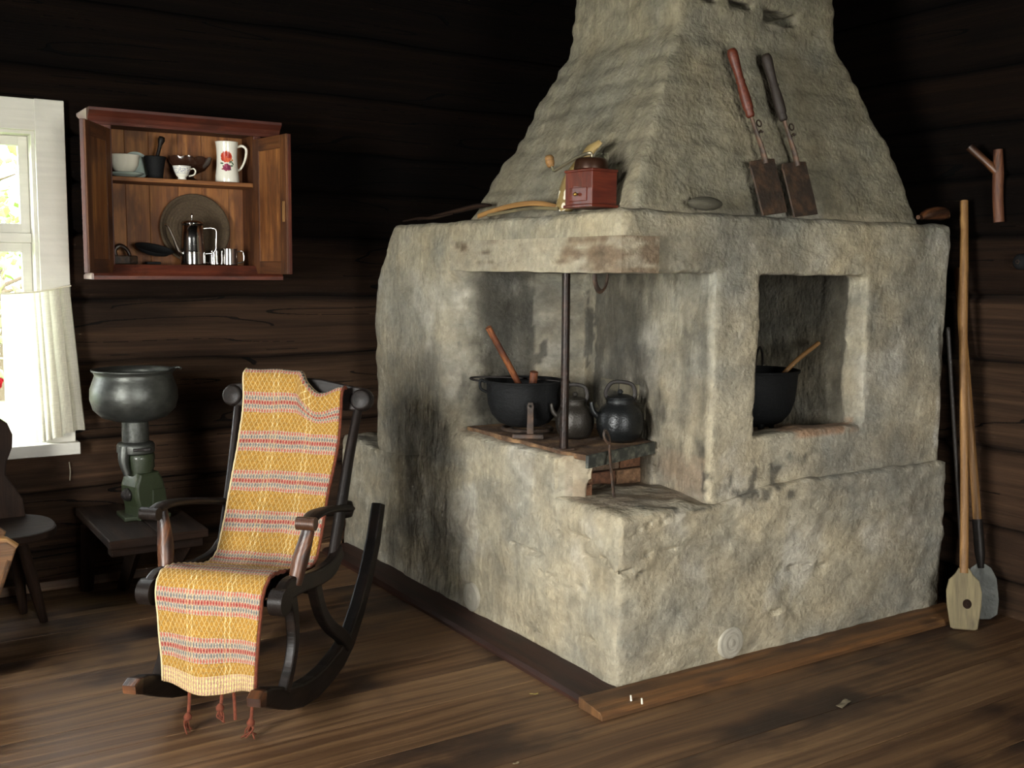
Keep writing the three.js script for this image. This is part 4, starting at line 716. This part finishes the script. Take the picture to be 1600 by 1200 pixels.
// ---------------------------------------------------------------- hearth: post, pots, kettles, irons
{
  const H = 0.794;
  { const t = thing('iron_post', 'slim rusty iron post holding up the lintel beam at the hearth corner', 'post', [2.239, H, -3.13]);
    part(t, 'rod', tube([[0, 0.004, 0], [0.001, 0.3, 0.001], [0, 0.648, 0]], [0.0165, 0.0155, 0.0155], 16, 12), M.postIron); part(t, 'foot_plate', box(-0.03, 0.03, 0, 0.006, -0.03, 0.03, 0.002), M.rust); }
  solo('horseshoe', 'rusty horseshoe hanging half hidden under the lintel beam', 'horseshoe', (() => { const a = []; for (let i = 0; i <= 22; i++) { const q = Math.PI + i / 22 * Math.PI; a.push([2.222 + 0.056 * Math.cos(q) * 0.85, 1.441 + 0.060 * Math.sin(q), -2.90 + 0.052 * Math.cos(q) * -0.5]); } return tube(a, 0.0095, 8, 0, [1.0, 0.55]); })(), M.rust, [2.222, 1.40, -2.90]);
  const potProfile = (r, h) => [[0, 0], [r * 0.42, 0.004], [r * 0.66, h * 0.10], [r * 0.84, h * 0.26], [r * 0.94, h * 0.48], [r * 0.975, h * 0.75], [r * 0.99, h * 0.93], [r * 1.04, h * 0.965], [r * 1.045, h], [r * 0.99, h], [r * 0.95, h * 0.9], [r * 0.92, h * 0.5], [r * 0.8, h * 0.27], [r * 0.6, h * 0.12], [0, 0.015]];
  { const r = 0.157, h = 0.192, b = [2.345, H + 0.024, -3.56], t = thing('iron_pot', 'large black iron cooking pot with sticks in it on the corner hearth', 'pot', b);
    part(t, 'body', lathe(potProfile(r, h), 60), M.castIron);
    const dx = 0.83, dz = 0.55;
    for (const s of [-1, 1]) part(t, 'lug', tube([[s * dx * r * 1.0, h * 0.93, s * dz * r], [s * dx * (r + 0.022), h * 0.98, s * dz * (r + 0.02)], [s * dx * (r + 0.022), h * 0.80, s * dz * (r + 0.02)], [s * dx * r * 0.97, h * 0.72, s * dz * r * 0.97]], 0.006, 8, 12), M.castIron);
    const bail = []; for (let i = 0; i <= 24; i++) { const a = i / 24 * Math.PI; bail.push([-Math.cos(a) * dx * (r + 0.015) - Math.sin(a) * dz * 0.155, h * 0.95 + 0.012 * Math.sin(a), -Math.cos(a) * dz * (r + 0.015) - Math.sin(a) * -dx * -0.155]); }
    part(t, 'bail', tube(bail, 0.0045, 8), M.blackIron);
    const st = (n, l, a, c, rr) => solo(n, l, 'stick', tube([a, [(a[0] + c[0]) / 2 + 0.004, (a[1] + c[1]) / 2, (a[2] + c[2]) / 2], c], rr, 12, 10), M.paleStick, a);
    M.paleStick = std({ ...woodTex(hex(0x5a2e18), hex(0x865028), hex(0x32180d), { gx: 3, gy: 6, grime: 0.6, s: 165, w: 256, h: 256, sx: 0.2, sy: 0.1 }), roughness: 0.6, bumpScale: 0.002 });
    st('stick', 'long reddish stick leaning out of the black pot', [2.405, 0.845, -3.56], [2.168, 1.226, -3.555], [0.014, 0.013, 0.0125]); st('stick', 'short thick reddish stick end standing in the black pot', [2.352, 0.842, -3.545], [2.352, 1.046, -3.500], [0.015, 0.0165, 0.0165]); }
  { const t = thing('trivet', 'rusty iron trivet with upright strap beside the black pot', 'trivet', [2.275, H, -3.43]);
    part(t, 'strap', (() => { const g = slab([[-0.014, 0], [0.014, 0], [0.012, 0.11], [0.014, 0.128], [0.009, 0.142], [-0.009, 0.142], [-0.014, 0.128], [-0.012, 0.11]], 0.008, 0.002, false, [[[-0.004, 0.124], [0.004, 0.124], [0.004, 0.131], [-0.004, 0.131]]]); g.rotateX(0.04); g.rotateY(-0.6); g.translate(-0.005, 0.002, 0.03); return boxUV(g, 1); })(), M.rustDark);
    part(t, 'base_bar', (() => { const g = box(-0.075, 0.05, 0, 0.02, -0.022, 0.022, 0.006); g.rotateY(-0.6); g.translate(0, 0, 0.03); return g; })(), M.rust);
    const ring = new THREE.TorusGeometry(0.10, 0.008, 8, 40); ring.rotateX(Math.PI / 2); ring.translate(0.087, 0.014, -0.13); part(t, 'ring', ring, M.rustDark);
    for (const a of [0.4, 2.5, 4.6]) part(t, 'leg', tube([[0.087 + 0.1 * Math.cos(a), 0.012, -0.13 + 0.1 * Math.sin(a)], [0.087 + 0.1 * Math.cos(a), 0, -0.13 + 0.1 * Math.sin(a)]], 0.007, 8), M.rustDark); }
  const kettle = (l, b, r, h, mat, turn, hh) => {
    const t = thing('kettle', l, 'kettle', b, turn);
    part(t, 'body', lathe([[0, 0], [r * 0.66, 0], [r * 0.84, h * 0.08], [r * 0.97, h * 0.24], [r, h * 0.40], [r * 0.95, h * 0.58], [r * 0.80, h * 0.72], [r * 0.60, h * 0.78], [r * 0.58, h * 0.86], [r * 0.62, h * 0.90], [r * 0.5, h * 0.90], [0, h * 0.88]], 48), mat);
    const lid = part(t, 'lid', lathe([[0, h * 0.89], [r * 0.58, h * 0.89], [r * 0.57, h * 0.93], [r * 0.35, h * 0.98], [0, h]], 36), mat); part(lid, 'knob', lathe([[0, h * 0.99], [0.008, h], [0.012, h + 0.008], [0.006, h + 0.016], [0, h + 0.017]], 14), mat);
    part(t, 'spout', tube([[-r * 0.85, h * 0.5, 0.01], [-r * 1.12, h * 0.62, 0.012], [-r * 1.22, h * 0.82, 0.014]], [r * 0.16, r * 0.12, r * 0.09], 12, 12), mat);
    part(t, 'handle', tube([[-r * 0.5, h * 0.86, 0], [-r * 0.62, h * 1.0, 0], [-r * 0.38, h + hh * 0.9, 0], [0.1 * r, h + hh, 0], [r * 0.5, h + hh * 0.75, 0], [r * 0.62, h * 0.98, 0], [r * 0.52, h * 0.86, 0]], 0.0055, 8, 30, [1.4, 0.6]), M.blackIron);
  };
  kettle('dull brownish metal kettle half behind the iron post', [2.445, H, -3.345], 0.077, 0.165, M.kettleBrown, -0.64, 0.045);
  kettle('shiny dark grey round kettle in front of the hearth wall', [2.548, H, -3.19], 0.092, 0.185, M.kettle, -0.64, 0.045);
  { const pts = [[2.272, 0.662, -2.868], [2.33, 0.765, -2.965], [2.354, 0.815, -3.003], [2.352, 0.842, -3.004], [2.340, 0.868, -3.002], [2.328, 0.876, -2.998], [2.318, 0.862, -2.992], [2.330, 0.838, -2.994], [2.350, 0.826, -3.000]];
    solo('iron_hook', 'thin iron hook with a loop leaning on the hearth edge', 'hook', tube(pts, 0.0055, 8, 50), M.rust, [2.272, 0.655, -2.868]); }
  { const r = 0.168, h = 0.235, b = [3.175, 0.822, -3.085], t = thing('iron_pot', 'black iron pot standing in the side hearth behind the pillar', 'pot', b);
    part(t, 'body', lathe(potProfile(r, h), 56), M.castIron);
    const bail = []; for (let i = 0; i <= 24; i++) { const a = i / 24 * Math.PI; bail.push([-Math.cos(a) * 0.130 + 0.012, h * 0.95 + 0.10 * Math.sin(a), Math.cos(a) * 0.104]); } part(t, 'bail', tube(bail, 0.005, 8), M.blackIron);
    for (const a of [0, 2.1, 4.2]) part(t, 'foot', tube([[0.09 * Math.cos(a), 0.02, 0.09 * Math.sin(a)], [0.1 * Math.cos(a), -0.022, 0.1 * Math.sin(a)]], [0.016, 0.01], 8), M.castIron);
    solo('ladle', 'wooden ladle handle leaning out of the pot in the side hearth', 'ladle', tube([[3.17, 0.885, -3.085], [3.298, 1.072, -3.012], [3.420, 1.165, -2.978]], [0.010, 0.010, 0.009], 10, 14), M.paleWood, [3.17, 0.885, -3.085]); }
}
// ---------------------------------------------------------------- on the shelf of the fireplace
{
  const S = 1.664;
  { const t = thing('coffee_mill', 'red brown wooden coffee mill with crank on the shelf corner', 'coffee mill', [2.212, S + 0.002, -2.955], 0);
    const a = 0.06, rb = (x0, x1, y0, y1, z0, z1, r, g) => { const q = box(x0, x1, y0, y1, z0, z1, r, g); q.rotateY(a); return q; };
    const red = phys({ ...woodTex(hex(0x4c190d), hex(0x642816), hex(0x341009), { gx: 2, gy: 8, grime: 0.5, s: 185, w: 512, h: 256, sx: 0.3, sy: 0.15 }), roughness: 0.5, clearcoat: 0.08, bumpScale: 0.0008 });
    part(t, 'box', rb(-0.055, 0.057, 0.010, 0.122, -0.072, 0.072, 0.003, 0), red); part(t, 'base_board', rb(-0.060, 0.062, 0, 0.011, -0.077, 0.077, 0.003, 0), red); part(t, 'top_board', rb(-0.058, 0.060, 0.121, 0.130, -0.075, 0.075, 0.003, 0), red);
    const dr = part(t, 'drawer', rb(-0.0585, -0.05, 0.022, 0.068, -0.045, 0.045, 0.002, 2), red); part(dr, 'knob', (() => { const g = lathe([[0, 0], [0.004, 0], [0.004, 0.006], [0.007, 0.010], [0.005, 0.016], [0, 0.017]], 14); g.rotateZ(Math.PI / 2); g.translate(-0.058, 0.045, 0); g.rotateY(a); return g; })(), M.brass);
    part(t, 'hopper', lathe([[0, 0.129], [0.058, 0.129], [0.060, 0.135], [0.057, 0.155], [0.052, 0.166], [0.045, 0.170], [0, 0.172]], 36), phys({ color: 0x3a2418, metalness: 0.5, roughness: 0.35 }));
    const cr = part(t, 'crank', tube([[0, 0.170, 0], [0, 0.186, 0], [-0.006, 0.187, -0.012], [-0.018, 0.172, -0.075], [-0.032, 0.143, -0.155], [-0.035, 0.139, -0.172], [-0.040, 0.158, -0.184]], [0.005, 0.005, 0.0055, 0.0055, 0.005, 0.005, 0.0045], 10, 40, [0.75, 1.2]), std({ color: 0x8f8672, metalness: 0.85, roughness: 0.35 }));
    const kn = lathe([[0, 0], [0.010, 0.001], [0.014, 0.008], [0.0165, 0.020], [0.0155, 0.030], [0.017, 0.034], [0.013, 0.042], [0, 0.044]], 22); kn.rotateX(-0.35); kn.translate(-0.040, 0.152, -0.184); part(cr, 'grip', kn, M.paleWood, 'turned pale wooden grip'); }
  { // crumpled bag standing behind the mill
    const rows = [], n = 26, m = 20, pos = [], uv = [], idx = [];
    for (let j = 0; j <= m; j++) { const t = j / m, w = mix(0.060, 0.034, sstep(0.5, 0.85, t)) * (t > 0.88 ? 1.12 : 1) * sstep(-0.02, 0.06, t) * (1 - 0.9 * sstep(0.95, 1, t)), d = 0.026 * (1 - 0.7 * sstep(0.6, 0.95, t)) * (1 - 0.8 * sstep(0.95, 1, t));
      for (let i = 0; i <= n; i++) { const a = i / n * Math.PI * 2, k = 1 + 0.20 * N(Math.cos(a) * 1.6, t * 6, Math.sin(a) * 1.6); pos.push(Math.sin(a) * d * k + 0.055 * t, t * 0.245, Math.cos(a) * w * k + 0.115 * t * t * t); uv.push(i / n, t); } }
    for (let j = 0; j < m; j++) for (let i = 0; i < n; i++) { const a = j * (n + 1) + i, b = a + 1, c = a + n + 1, d = c + 1; idx.push(a, b, d, a, d, c); }
    const g = new THREE.BufferGeometry(); g.setAttribute('position', new THREE.Float32BufferAttribute(pos, 3)); g.setAttribute('uv', new THREE.Float32BufferAttribute(uv, 2)); g.setIndex(idx); g.computeVertexNormals();
    const mp = tex(256, 256, (u, v) => { const a = tfbm(u, v, 6, 6, 91, 4), q = v < 0.38 ? sstep(0.56, 0.62, tn(u, v, 14, 14, 95)) : 0; return mix3(mix3(hex(0x74603a), hex(0xa08856), a), hex(0xe4dccb), q); }, true);
    const t = thing('paper_bag', 'crumpled tan paper bag leaning behind the coffee mill', 'bag', [2.236, S, -3.134]); part(t, 'bag', g, phys({ map: mp, roughness: 0.6 })); }
  const strip = (l, pts, w, mat, base) => { const g = tube(pts, w, 8, 26, [0.85, 0.2]); return solo('wood_strip', l, 'strip', g, mat, base); };
  strip('long bent pale wood strip arching along the fireplace shelf', [[2.21, S + 0.003, -3.71], [2.22, S + 0.022, -3.60], [2.225, S + 0.038, -3.42], [2.225, S + 0.034, -3.28], [2.22, S + 0.015, -3.17]], 0.012, M.paleWood, [2.22, S, -3.45]);
  strip('thin bent wood strip lying under the arching one', [[2.20, S + 0.003, -3.62], [2.205, S + 0.013, -3.45], [2.21, S + 0.018, -3.30], [2.205, S + 0.008, -3.14]], 0.007, M.greyWood, [2.205, S, -3.4]);
  solo('bark_piece', 'grey brown curled piece of bark lying at the back end of the shelf', 'bark', tube([[2.215, S + 0.006, -4.24], [2.22, S + 0.018, -4.10], [2.235, S + 0.034, -3.92], [2.25, S + 0.05, -3.76], [2.26, S + 0.05, -3.70]], [0.005, 0.013, 0.022, 0.024, 0.012], 10, 22, [0.45, 1]), M.oldWood, [2.22, S, -4.0]);
  solo('twig', 'thin twig lying beside the curled bark on the shelf', 'twig', tube([[2.20, S + 0.005, -4.36], [2.205, S + 0.013, -4.22], [2.20, S + 0.010, -4.08], [2.215, S + 0.022, -3.93]], [0.003, 0.006, 0.007, 0.004], 8, 14), M.oldWood, [2.2, S, -4.1]);
  solo('flat_stone', 'flat oval dark grey stone lying on the shelf before the hood', 'stone', (() => { const g = new THREE.SphereGeometry(1, 40, 24), p = g.attributes.position; for (let i = 0; i < p.count; i++) { const v = V().fromBufferAttribute(p, i), k = 1 + 0.05 * N(v.x * 2, v.y * 2, v.z * 2); p.setXYZ(i, v.x * 0.074 * k, v.y * 0.024 * k, v.z * 0.036 * k); } g.computeVertexNormals(); g.translate(2.578, S + 0.025, -2.775); return g; })(), std({ color: 0x4a463a, roughness: 0.9, bumpMap: plasterBump, bumpScale: 0.003 }), [2.578, S, -2.775]);
  { const t = thing('wooden_scoop', 'brown wooden scoop lying at the right end of the shelf', 'scoop', [3.88, S + 0.008, -2.802]);
    const pts = [[-0.075, 0.012, 0], [-0.04, 0.024, 0], [0.01, 0.032, 0], [0.06, 0.032, 0], [0.10, 0.022, 0]]; part(t, 'bowl', tube(pts, [0.012, 0.026, 0.034, 0.036, 0.014], 14, 22, [0.8, 1.1]), M.brownWorn); part(t, 'handle', tube([[-0.07, 0.012, 0], [-0.10, 0.012, 0.005]], [0.011, 0.009], 10), M.brownWorn); }
  // long handled irons leaning on the hood
  const shovel = (l, x, z, tilt, yaw, wood, first) => {
    const t = thing('fire_shovel', l, 'shovel', [x, S, z]); t.rotation.set(-0.225, yaw, tilt, 'YXZ');
    const bl = slab([[-0.064, 0.002], [0.066, 0], [0.068, 0.05], [0.066, 0.204], [0.018, 0.208], [-0.06, 0.205], [-0.07, 0.186], [-0.066, 0.176]], 0.009, 0.002); part(t, 'blade', boxUV(bl, 1), M.rustDark);
    const sh = part(t, 'shank', tube([[0.012, 0.19, 0.006], [0.008, 0.235, 0.010], [-0.002, 0.30, 0.012], [-0.012, 0.372, 0.012]], [0.012, 0.011, 0.0085, 0.007], 10, 14, [0.7, 1.1]), M.rust);
    part(sh, 'ring', (() => { const g = new THREE.TorusGeometry(0.012, 0.0028, 8, 22); g.translate(0.022, 0.338, 0.012); return g; })(), M.rust); part(sh, 'catch', tube([[0.004, 0.30, 0.012], [0.020, 0.310, 0.014], [0.028, 0.304, 0.014]], 0.0045, 8), M.rust);
    const h = lathe([[0, 0], [0.012, 0.001], [0.0165, 0.010], [0.015, 0.026], [0.0185, 0.034], [0.0195, 0.07], [0.017, 0.115], [0.0145, 0.130], [0.018, 0.136], [0.0145, 0.143], [0.015, 0.17], [0.019, 0.222], [0.0195, 0.244], [0.014, 0.258], [0, 0.262]], 24); h.rotateZ(0.06); h.translate(-0.012, 0.362, 0.012); part(t, 'handle', h, wood, first ? 'reddish turned wooden handle' : 'dark turned wooden handle');
  };
  const redH = std({ ...woodTex(hex(0x4a1e12), hex(0x68301c), hex(0x2c120a), { gx: 2, gy: 6, grime: 0.5, s: 205, w: 256, h: 256, sx: 0.2, sy: 0.1 }), roughness: 0.5, bumpScale: 0.001 });
  shovel('fire shovel with a reddish turned handle leaning on the hood', 2.918, -2.772, 0.155, 0, redH, true);
  shovel('fire shovel with a dark turned handle leaning on the hood', 3.082, -2.772, 0.135, 0, M.darkHandle = std({ color: 0x241a14, roughness: 0.6, bumpMap: ironBump, bumpScale: 0.001 }), false);
}
// ---------------------------------------------------------------- right corner: peel, spade, rod, hooks
{
  const lean = (t, a, b, face) => { const y = V(...b).sub(V(...a)).normalize(), z = V(...face); z.addScaledVector(y, -z.dot(y)).normalize(); t.position.set(...a); t.quaternion.setFromRotationMatrix(new THREE.Matrix4().makeBasis(y.clone().cross(z), y, z)); };
  { const t = thing('bread_peel', 'long wooden bread peel standing blade down against the log wall', 'peel'); lean(t, [3.826, 0.004, -2.515], [4.085, 1.79, -2.80], [-0.8, 0.1, 0.6]);
    const hf = [[0.040, 0], [0.052, 0.006], [0.066, 0.10], [0.068, 0.155], [0.058, 0.20], [0.034, 0.225], [0.020, 0.25]]; part(t, 'blade', boxUV(slab([...hf, ...hf.slice().reverse().map(([x, y]) => [-x, y])], 0.014, 0.004), 1), M.greyWood);
    part(t, 'knot', (() => { const g = lathe([[0, 0.0012], [0.010, 0.0012], [0.017, 0]], 18); g.scale(1, 1, 1.15); g.rotateX(Math.PI / 2); g.translate(0.012, 0.105, 0.0072); return g; })(), M.oldWood, 'dark knot in the blade');
    part(t, 'handle', tube([[0, 0.23, 0], [0.002, 0.6, 0.002], [-0.003, 1.1, 0], [0, 1.5, 0.003], [0, 1.80, 0]], [0.0175, 0.0165, 0.0165, 0.0175, 0.0165], 12, 24), M.paleWood); }
  { const t = thing('spade', 'spade with wooden shaft and iron socket behind the bread peel', 'spade'); lean(t, [4.015, 0.006, -2.545], [4.10, 1.50, -2.825], [-0.8, 0.1, 0.6]);
    const hf = [[0.02, 0], [0.05, 0.02], [0.06, 0.08], [0.058, 0.17], [0.04, 0.215], [0.014, 0.235]]; part(t, 'blade', boxUV(slab([...hf, ...hf.slice().reverse().map(([x, y]) => [-x, y])], 0.006, 0.002), 1), M.pewter);
    part(t, 'socket', tube([[0, 0.215, 0.004], [0, 0.28, 0.006], [0, 0.42, 0.004]], [0.012, 0.021, 0.021], 12, 8), M.blackIron); part(t, 'shaft', tube([[0, 0.38, 0.004], [0, 0.9, 0.005], [0, 1.5, 0]], 0.0175, 12, 14), M.paleWood); }
  { const t = thing('iron_rod', 'thin dark iron rod leaning at the right end of the fireplace', 'rod'); lean(t, [3.985, 0.004, -2.615], [3.86, 1.225, -2.685], [0, 0, 1]);
    part(t, 'bar', tube([[0, 0, 0], [0, 0.6, 0], [0, 1.226, 0]], 0.0085, 10), M.blackIron); part(t, 'tip', lathe([[0, 1.224], [0.0085, 1.225], [0.006, 1.238], [0, 1.24]], 12), M.blackIron); }
  { const t = thing('wall_hook', 'forked wooden branch used as a peg on the right log wall', 'hook', [4.13, 1.67, -2.66]);
    part(t, 'stem', tube([[-0.008, 0.0, 0.005], [-0.012, 0.10, -0.004], [-0.016, 0.20, -0.006], [-0.018, 0.30, -0.012]], [0.022, 0.0215, 0.023, 0.018], 12, 14), std({ ...woodTex(hex(0x44241a), hex(0x6c4228), hex(0x2c170e), { gx: 2, gy: 5, grime: 0.6, s: 225, w: 256, h: 256, sx: 0.3, sy: 0.1 }), roughness: 0.6, bumpScale: 0.003 }));
    part(t, 'prong', tube([[-0.018, 0.205, -0.006], [-0.045, 0.25, -0.045], [-0.085, 0.315, -0.10]], [0.02, 0.016, 0.017], 12, 12), M.brownWorn); }
  { const t = thing('round_boss', 'small black round boss fixed on the right log wall', 'boss', [4.135, 1.505, -2.545]); const g = lathe([[0, 0.04], [0.022, 0.036], [0.033, 0.022], [0.033, 0.008], [0.018, 0], [0.012, -0.012], [0, -0.012]], 26); g.rotateZ(Math.PI / 2); part(t, 'disc', g, M.castIron); part(t, 'bore', (() => { const q = lathe([[0.006, 0], [0.010, 0.002], [0.006, 0.004]], 14); q.rotateZ(Math.PI / 2); q.translate(-0.039, 0, 0); return q; })(), M.rust); }
}
// ---------------------------------------------------------------- at the window: curtain, geranium; litter on the floor
{
  const nu = 150, nv = 40, pos = [], uv = [], idx = [];
  for (let j = 0; j <= nv; j++) for (let i = 0; i <= nu; i++) {
    const u = i / nu, v = j / nv, k = sstep(0.30, 0.62, u), fl = mix(0.2, 1, k);
    const x = mix(0.592, mix(0.872, 0.914, v), u), top = mix(1.332, 1.366, u) - 0.008 * Math.sin(u * Math.PI), bot = mix(0.682, 0.72, sstep(0.35, 1, u)) + (u > 0.72 ? 0.006 : 0);
    const ph = u * (14 + 26 * k) + 0.7 * Math.sin(u * 7), a = (0.004 + 0.010 * v) * fl * (1 - 0.5 * sstep(0.5, 1, v) * (1 - k));
    pos.push(x + 0.004 * Math.cos(ph) * fl, mix(top, bot, v), -4.957 + a * Math.sin(ph) + 0.003 * N(u * 9, v * 3, 1) + 0.012 * v * u); uv.push(u * 0.3, v * 0.65);
  }
  for (let j = 0; j < nv; j++) for (let i = 0; i < nu; i++) { const a = j * (nu + 1) + i, b = a + 1, c = a + nu + 1, d = c + 1; idx.push(a, c, d, a, d, b); }
  const g = new THREE.BufferGeometry(); g.setAttribute('position', new THREE.Float32BufferAttribute(pos, 3)); g.setAttribute('uv', new THREE.Float32BufferAttribute(uv, 2)); g.setIndex(idx); g.computeVertexNormals();
  const cm = phys({ map: tex(256, 256, (u, v) => { const k = 0.80 + 0.08 * (tn(u, v, 128, 8, 3) - 0.5) + 0.08 * (tn(u, v, 8, 128, 6) - 0.5); return [k, k * 0.975, k * 0.89]; }, true, 0.12, 0.12), transmission: 0.55, thickness: 0, roughness: 1, side: THREE.DoubleSide });
  const t = thing('window_curtain', 'thin cream half curtain gathered towards the right side of the window', 'curtain', [0.75, 1.35, -4.957]);
  wpart(t, 'cloth', g, cm);
  wpart(t, 'hem', tube([[0.592, 1.332, -4.957], [0.74, 1.341, -4.956], [0.874, 1.366, -4.957]], 0.007, 8, 20, [0.5, 1.3]), std({ color: 0xd6cfb8, roughness: 0.95 }));
  wpart(t, 'string', tube([[0.57, 1.333, -4.957], [0.594, 1.332, -4.957]], 0.0018, 6), std({ color: 0xd6cfb8 }));
  wpart(t, 'nail', tube([[0.874, 1.366, -5.0], [0.874, 1.368, -4.95]], 0.002, 6), M.blackIron);

  const p = thing('potted_geranium', 'red flowering geranium in a pot on the window sill', 'potted plant', [0.42, 0.671, -4.985]);
  part(p, 'pot', lathe([[0, 0], [0.035, 0], [0.05, 0.075], [0.054, 0.076], [0.054, 0.092], [0.047, 0.092], [0.046, 0.08], [0, 0.08]], 28), std({ color: 0x9a4f30, roughness: 0.85 }));
  const stemM = std({ color: 0x4c6a2c, roughness: 0.8 }), leafM = phys({ color: 0x5d8a32, transmission: 0.35, thickness: 0, roughness: 0.9, side: THREE.DoubleSide }), flM = phys({ color: 0xc41424, transmission: 0.25, thickness: 0, roughness: 0.9, side: THREE.DoubleSide });
  const leaf = (r) => { const q = new THREE.CircleGeometry(r, 20), a = q.attributes.position; for (let i = 1; i < a.count; i++) { const th = Math.atan2(a.getY(i), a.getX(i)), k = 1 + 0.10 * Math.sin(th * 7); a.setXYZ(i, a.getX(i) * k, a.getY(i) * k, 0.25 * r * Math.sin(th * 3.5) * 0.5); } q.computeVertexNormals(); return q; };
  const heads = [[0.148, 0.275, 0.03], [0.0, 0.31, 0.02]];
  heads.forEach((h) => { const s = part(p, 'stem', tube([[0, 0.07, 0], [h[0] * 0.4, h[1] * 0.55, 0.01], h], [0.005, 0.004, 0.003], 8, 12), stemM);
    for (let i = 0; i < 26; i++) { const a = rnd(0, 6.28), e = rnd(-0.5, 1.5), q = leaf(0.012); q.rotateX(rnd(-1, 1)); q.rotateY(rnd(-1, 1)); q.translate(h[0] + Math.cos(a) * Math.cos(e) * 0.022, h[1] + Math.sin(e) * 0.022, h[2] + Math.sin(a) * Math.cos(e) * 0.022); part(s, 'petal', q, flM); } });
  for (let i = 0; i < 16; i++) { const a = rnd(0, 6.28), r = rnd(0.03, 0.105), q = leaf(rnd(0.022, 0.034)); q.rotateX(-0.9 + rnd(-0.5, 0.5)); q.rotateY(a); q.translate(Math.cos(a) * r, rnd(0.10, 0.21), Math.sin(a) * r * 0.35 + 0.01); part(p, 'leaf', q, leafM); }

  solo('cord', 'thin pale cord hanging on the log wall below the window', 'cord', tube([[0.852, 0.572, -5.022], [0.855, 0.53, -5.022], [0.852, 0.488, -5.022]], 0.0022, 6, 8), std({ color: 0x8d8674 }), [0.852, 0.53, -5.022]);
  const scrap = (n, l, cat, x, z, w, d, col, turn) => { const q = new THREE.BoxGeometry(w, 0.0016, d, 8, 1, 6), a = q.attributes.position; for (let i = 0; i < a.count; i++) a.setY(i, a.getY(i) + 0.004 + 0.004 * N(a.getX(i) * 60, 1, a.getZ(i) * 60) + 0.003 * Math.abs(a.getX(i) / w)); q.computeVertexNormals(); q.rotateY(turn); q.translate(x, 0, z); solo(n, l, cat, q, std({ color: col, roughness: 0.9 }), [x, 0, z]); };
  const gp = (px, py) => { const d = V((px - 800) / 1645, -(py - 600) / 1645, -1).applyEuler(camera.rotation); const k = -1.45 / d.y; return [d.x * k, d.z * k]; };
  scrap('paper_scrap', 'small pale paper scrap on the floor right of the fireplace corner', 'paper', ...gp(1318, 1101), 0.075, 0.022, 0x6e6450, 0.3);
  scrap('dry_leaf', 'tiny yellow leaf on the floor left of the fireplace corner', 'leaf', ...gp(834, 1086), 0.03, 0.008, 0x8f8040, -0.4);
  scrap('wood_chip', 'tiny pale wood chip at the bottom edge of the floor', 'chip', ...gp(806, 1195), 0.02, 0.008, 0x8f8468, 0.2);
  for (const [x, y, l] of [[986, 1107, 'small pale peg on the floor strip at the fireplace corner'], [1003, 1112, 'smaller pale peg on the floor strip beside the corner']]) { const [a, b] = gp(x, y); solo('peg', l, 'peg', tube([[a, 0.028, b], [a - 0.006, 0.048, b + 0.004]], [0.004, 0.003], 8), M.china, [a, 0.026, b]); }
}
// ---------------------------------------------------------------- outside
{
  const bark = std({ color: 0x4a3c2c, roughness: 0.9 }), lf = new THREE.SphereGeometry(0.09, 4, 3); lf.scale(1, 0.16, 0.6);
  const leafM = phys({ color: lin(0.22, 0.34, 0.07), transmission: 0.45, thickness: 0, roughness: 1 });
  const tree = (l, x, z, h, r, n) => {
    const t = thing('tree', l, 'tree', [x, -0.4, z]);
    const tr = part(t, 'trunk', tube([[0, 0, 0], [0.05, h * 0.3, 0], [0, h * 0.8, 0.05]], [0.12, 0.09, 0.03], 8, 8), bark);
    for (let i = 0; i < 9; i++) { const a = i * 2.4, y = h * (0.25 + 0.07 * i); part(tr, 'branch', tube([[0, y, 0], [Math.cos(a) * r * 0.5, y + 0.25, Math.sin(a) * r * 0.5], [Math.cos(a) * r * 0.85, y + 0.4, Math.sin(a) * r * 0.85]], [0.035, 0.022, 0.01], 6, 6), bark); }
    const im = new THREE.InstancedMesh(lf, leafM, n), m = new THREE.Matrix4(), q = new THREE.Quaternion(), e = new THREE.Euler();
    for (let i = 0; i < n; i++) { const a = rnd(0, 6.28), b = Math.acos(rnd(-1, 1)), k = r * Math.cbrt(rnd(0.12, 1)) * (1 + 0.3 * N(Math.cos(a) * 2, b * 2, x)); e.set(rnd(0, 3), rnd(0, 6), rnd(0, 3)); q.setFromEuler(e); const s = rnd(0.7, 1.3);
      m.compose(V(Math.sin(b) * Math.cos(a) * k, h * 0.62 + Math.cos(b) * k * 1.15, Math.sin(b) * Math.sin(a) * k), q, V(s, s, s)); im.setMatrixAt(i, m); }
    im.name = 'foliage'; im.userData.kind = 'stuff'; shadow(im); t.add(im);
  };
  tree('leafy green tree seen through the upper window pane', 0.75, -13.2, 5.2, 1.7, 1000);
  tree('leafy green bush beyond the lower window pane', 1.9, -16, 2.6, 1.5, 700);
  tree('leafy green tree standing further back behind the bush', -0.9, -19, 6.2, 2.2, 900);
}
// outside: grass, a tree and bushes beyond the glass
{
  const g = new THREE.PlaneGeometry(80, 80); g.rotateX(-Math.PI / 2); g.translate(0, -0.4, 0);
  const m = shadow(new THREE.Mesh(g, std({ color: lin(0.16, 0.24, 0.06), roughness: 1 }))); m.name = 'lawn'; m.userData = { kind: 'structure' }; scene.add(m);
}
renderer.render(scene, camera);
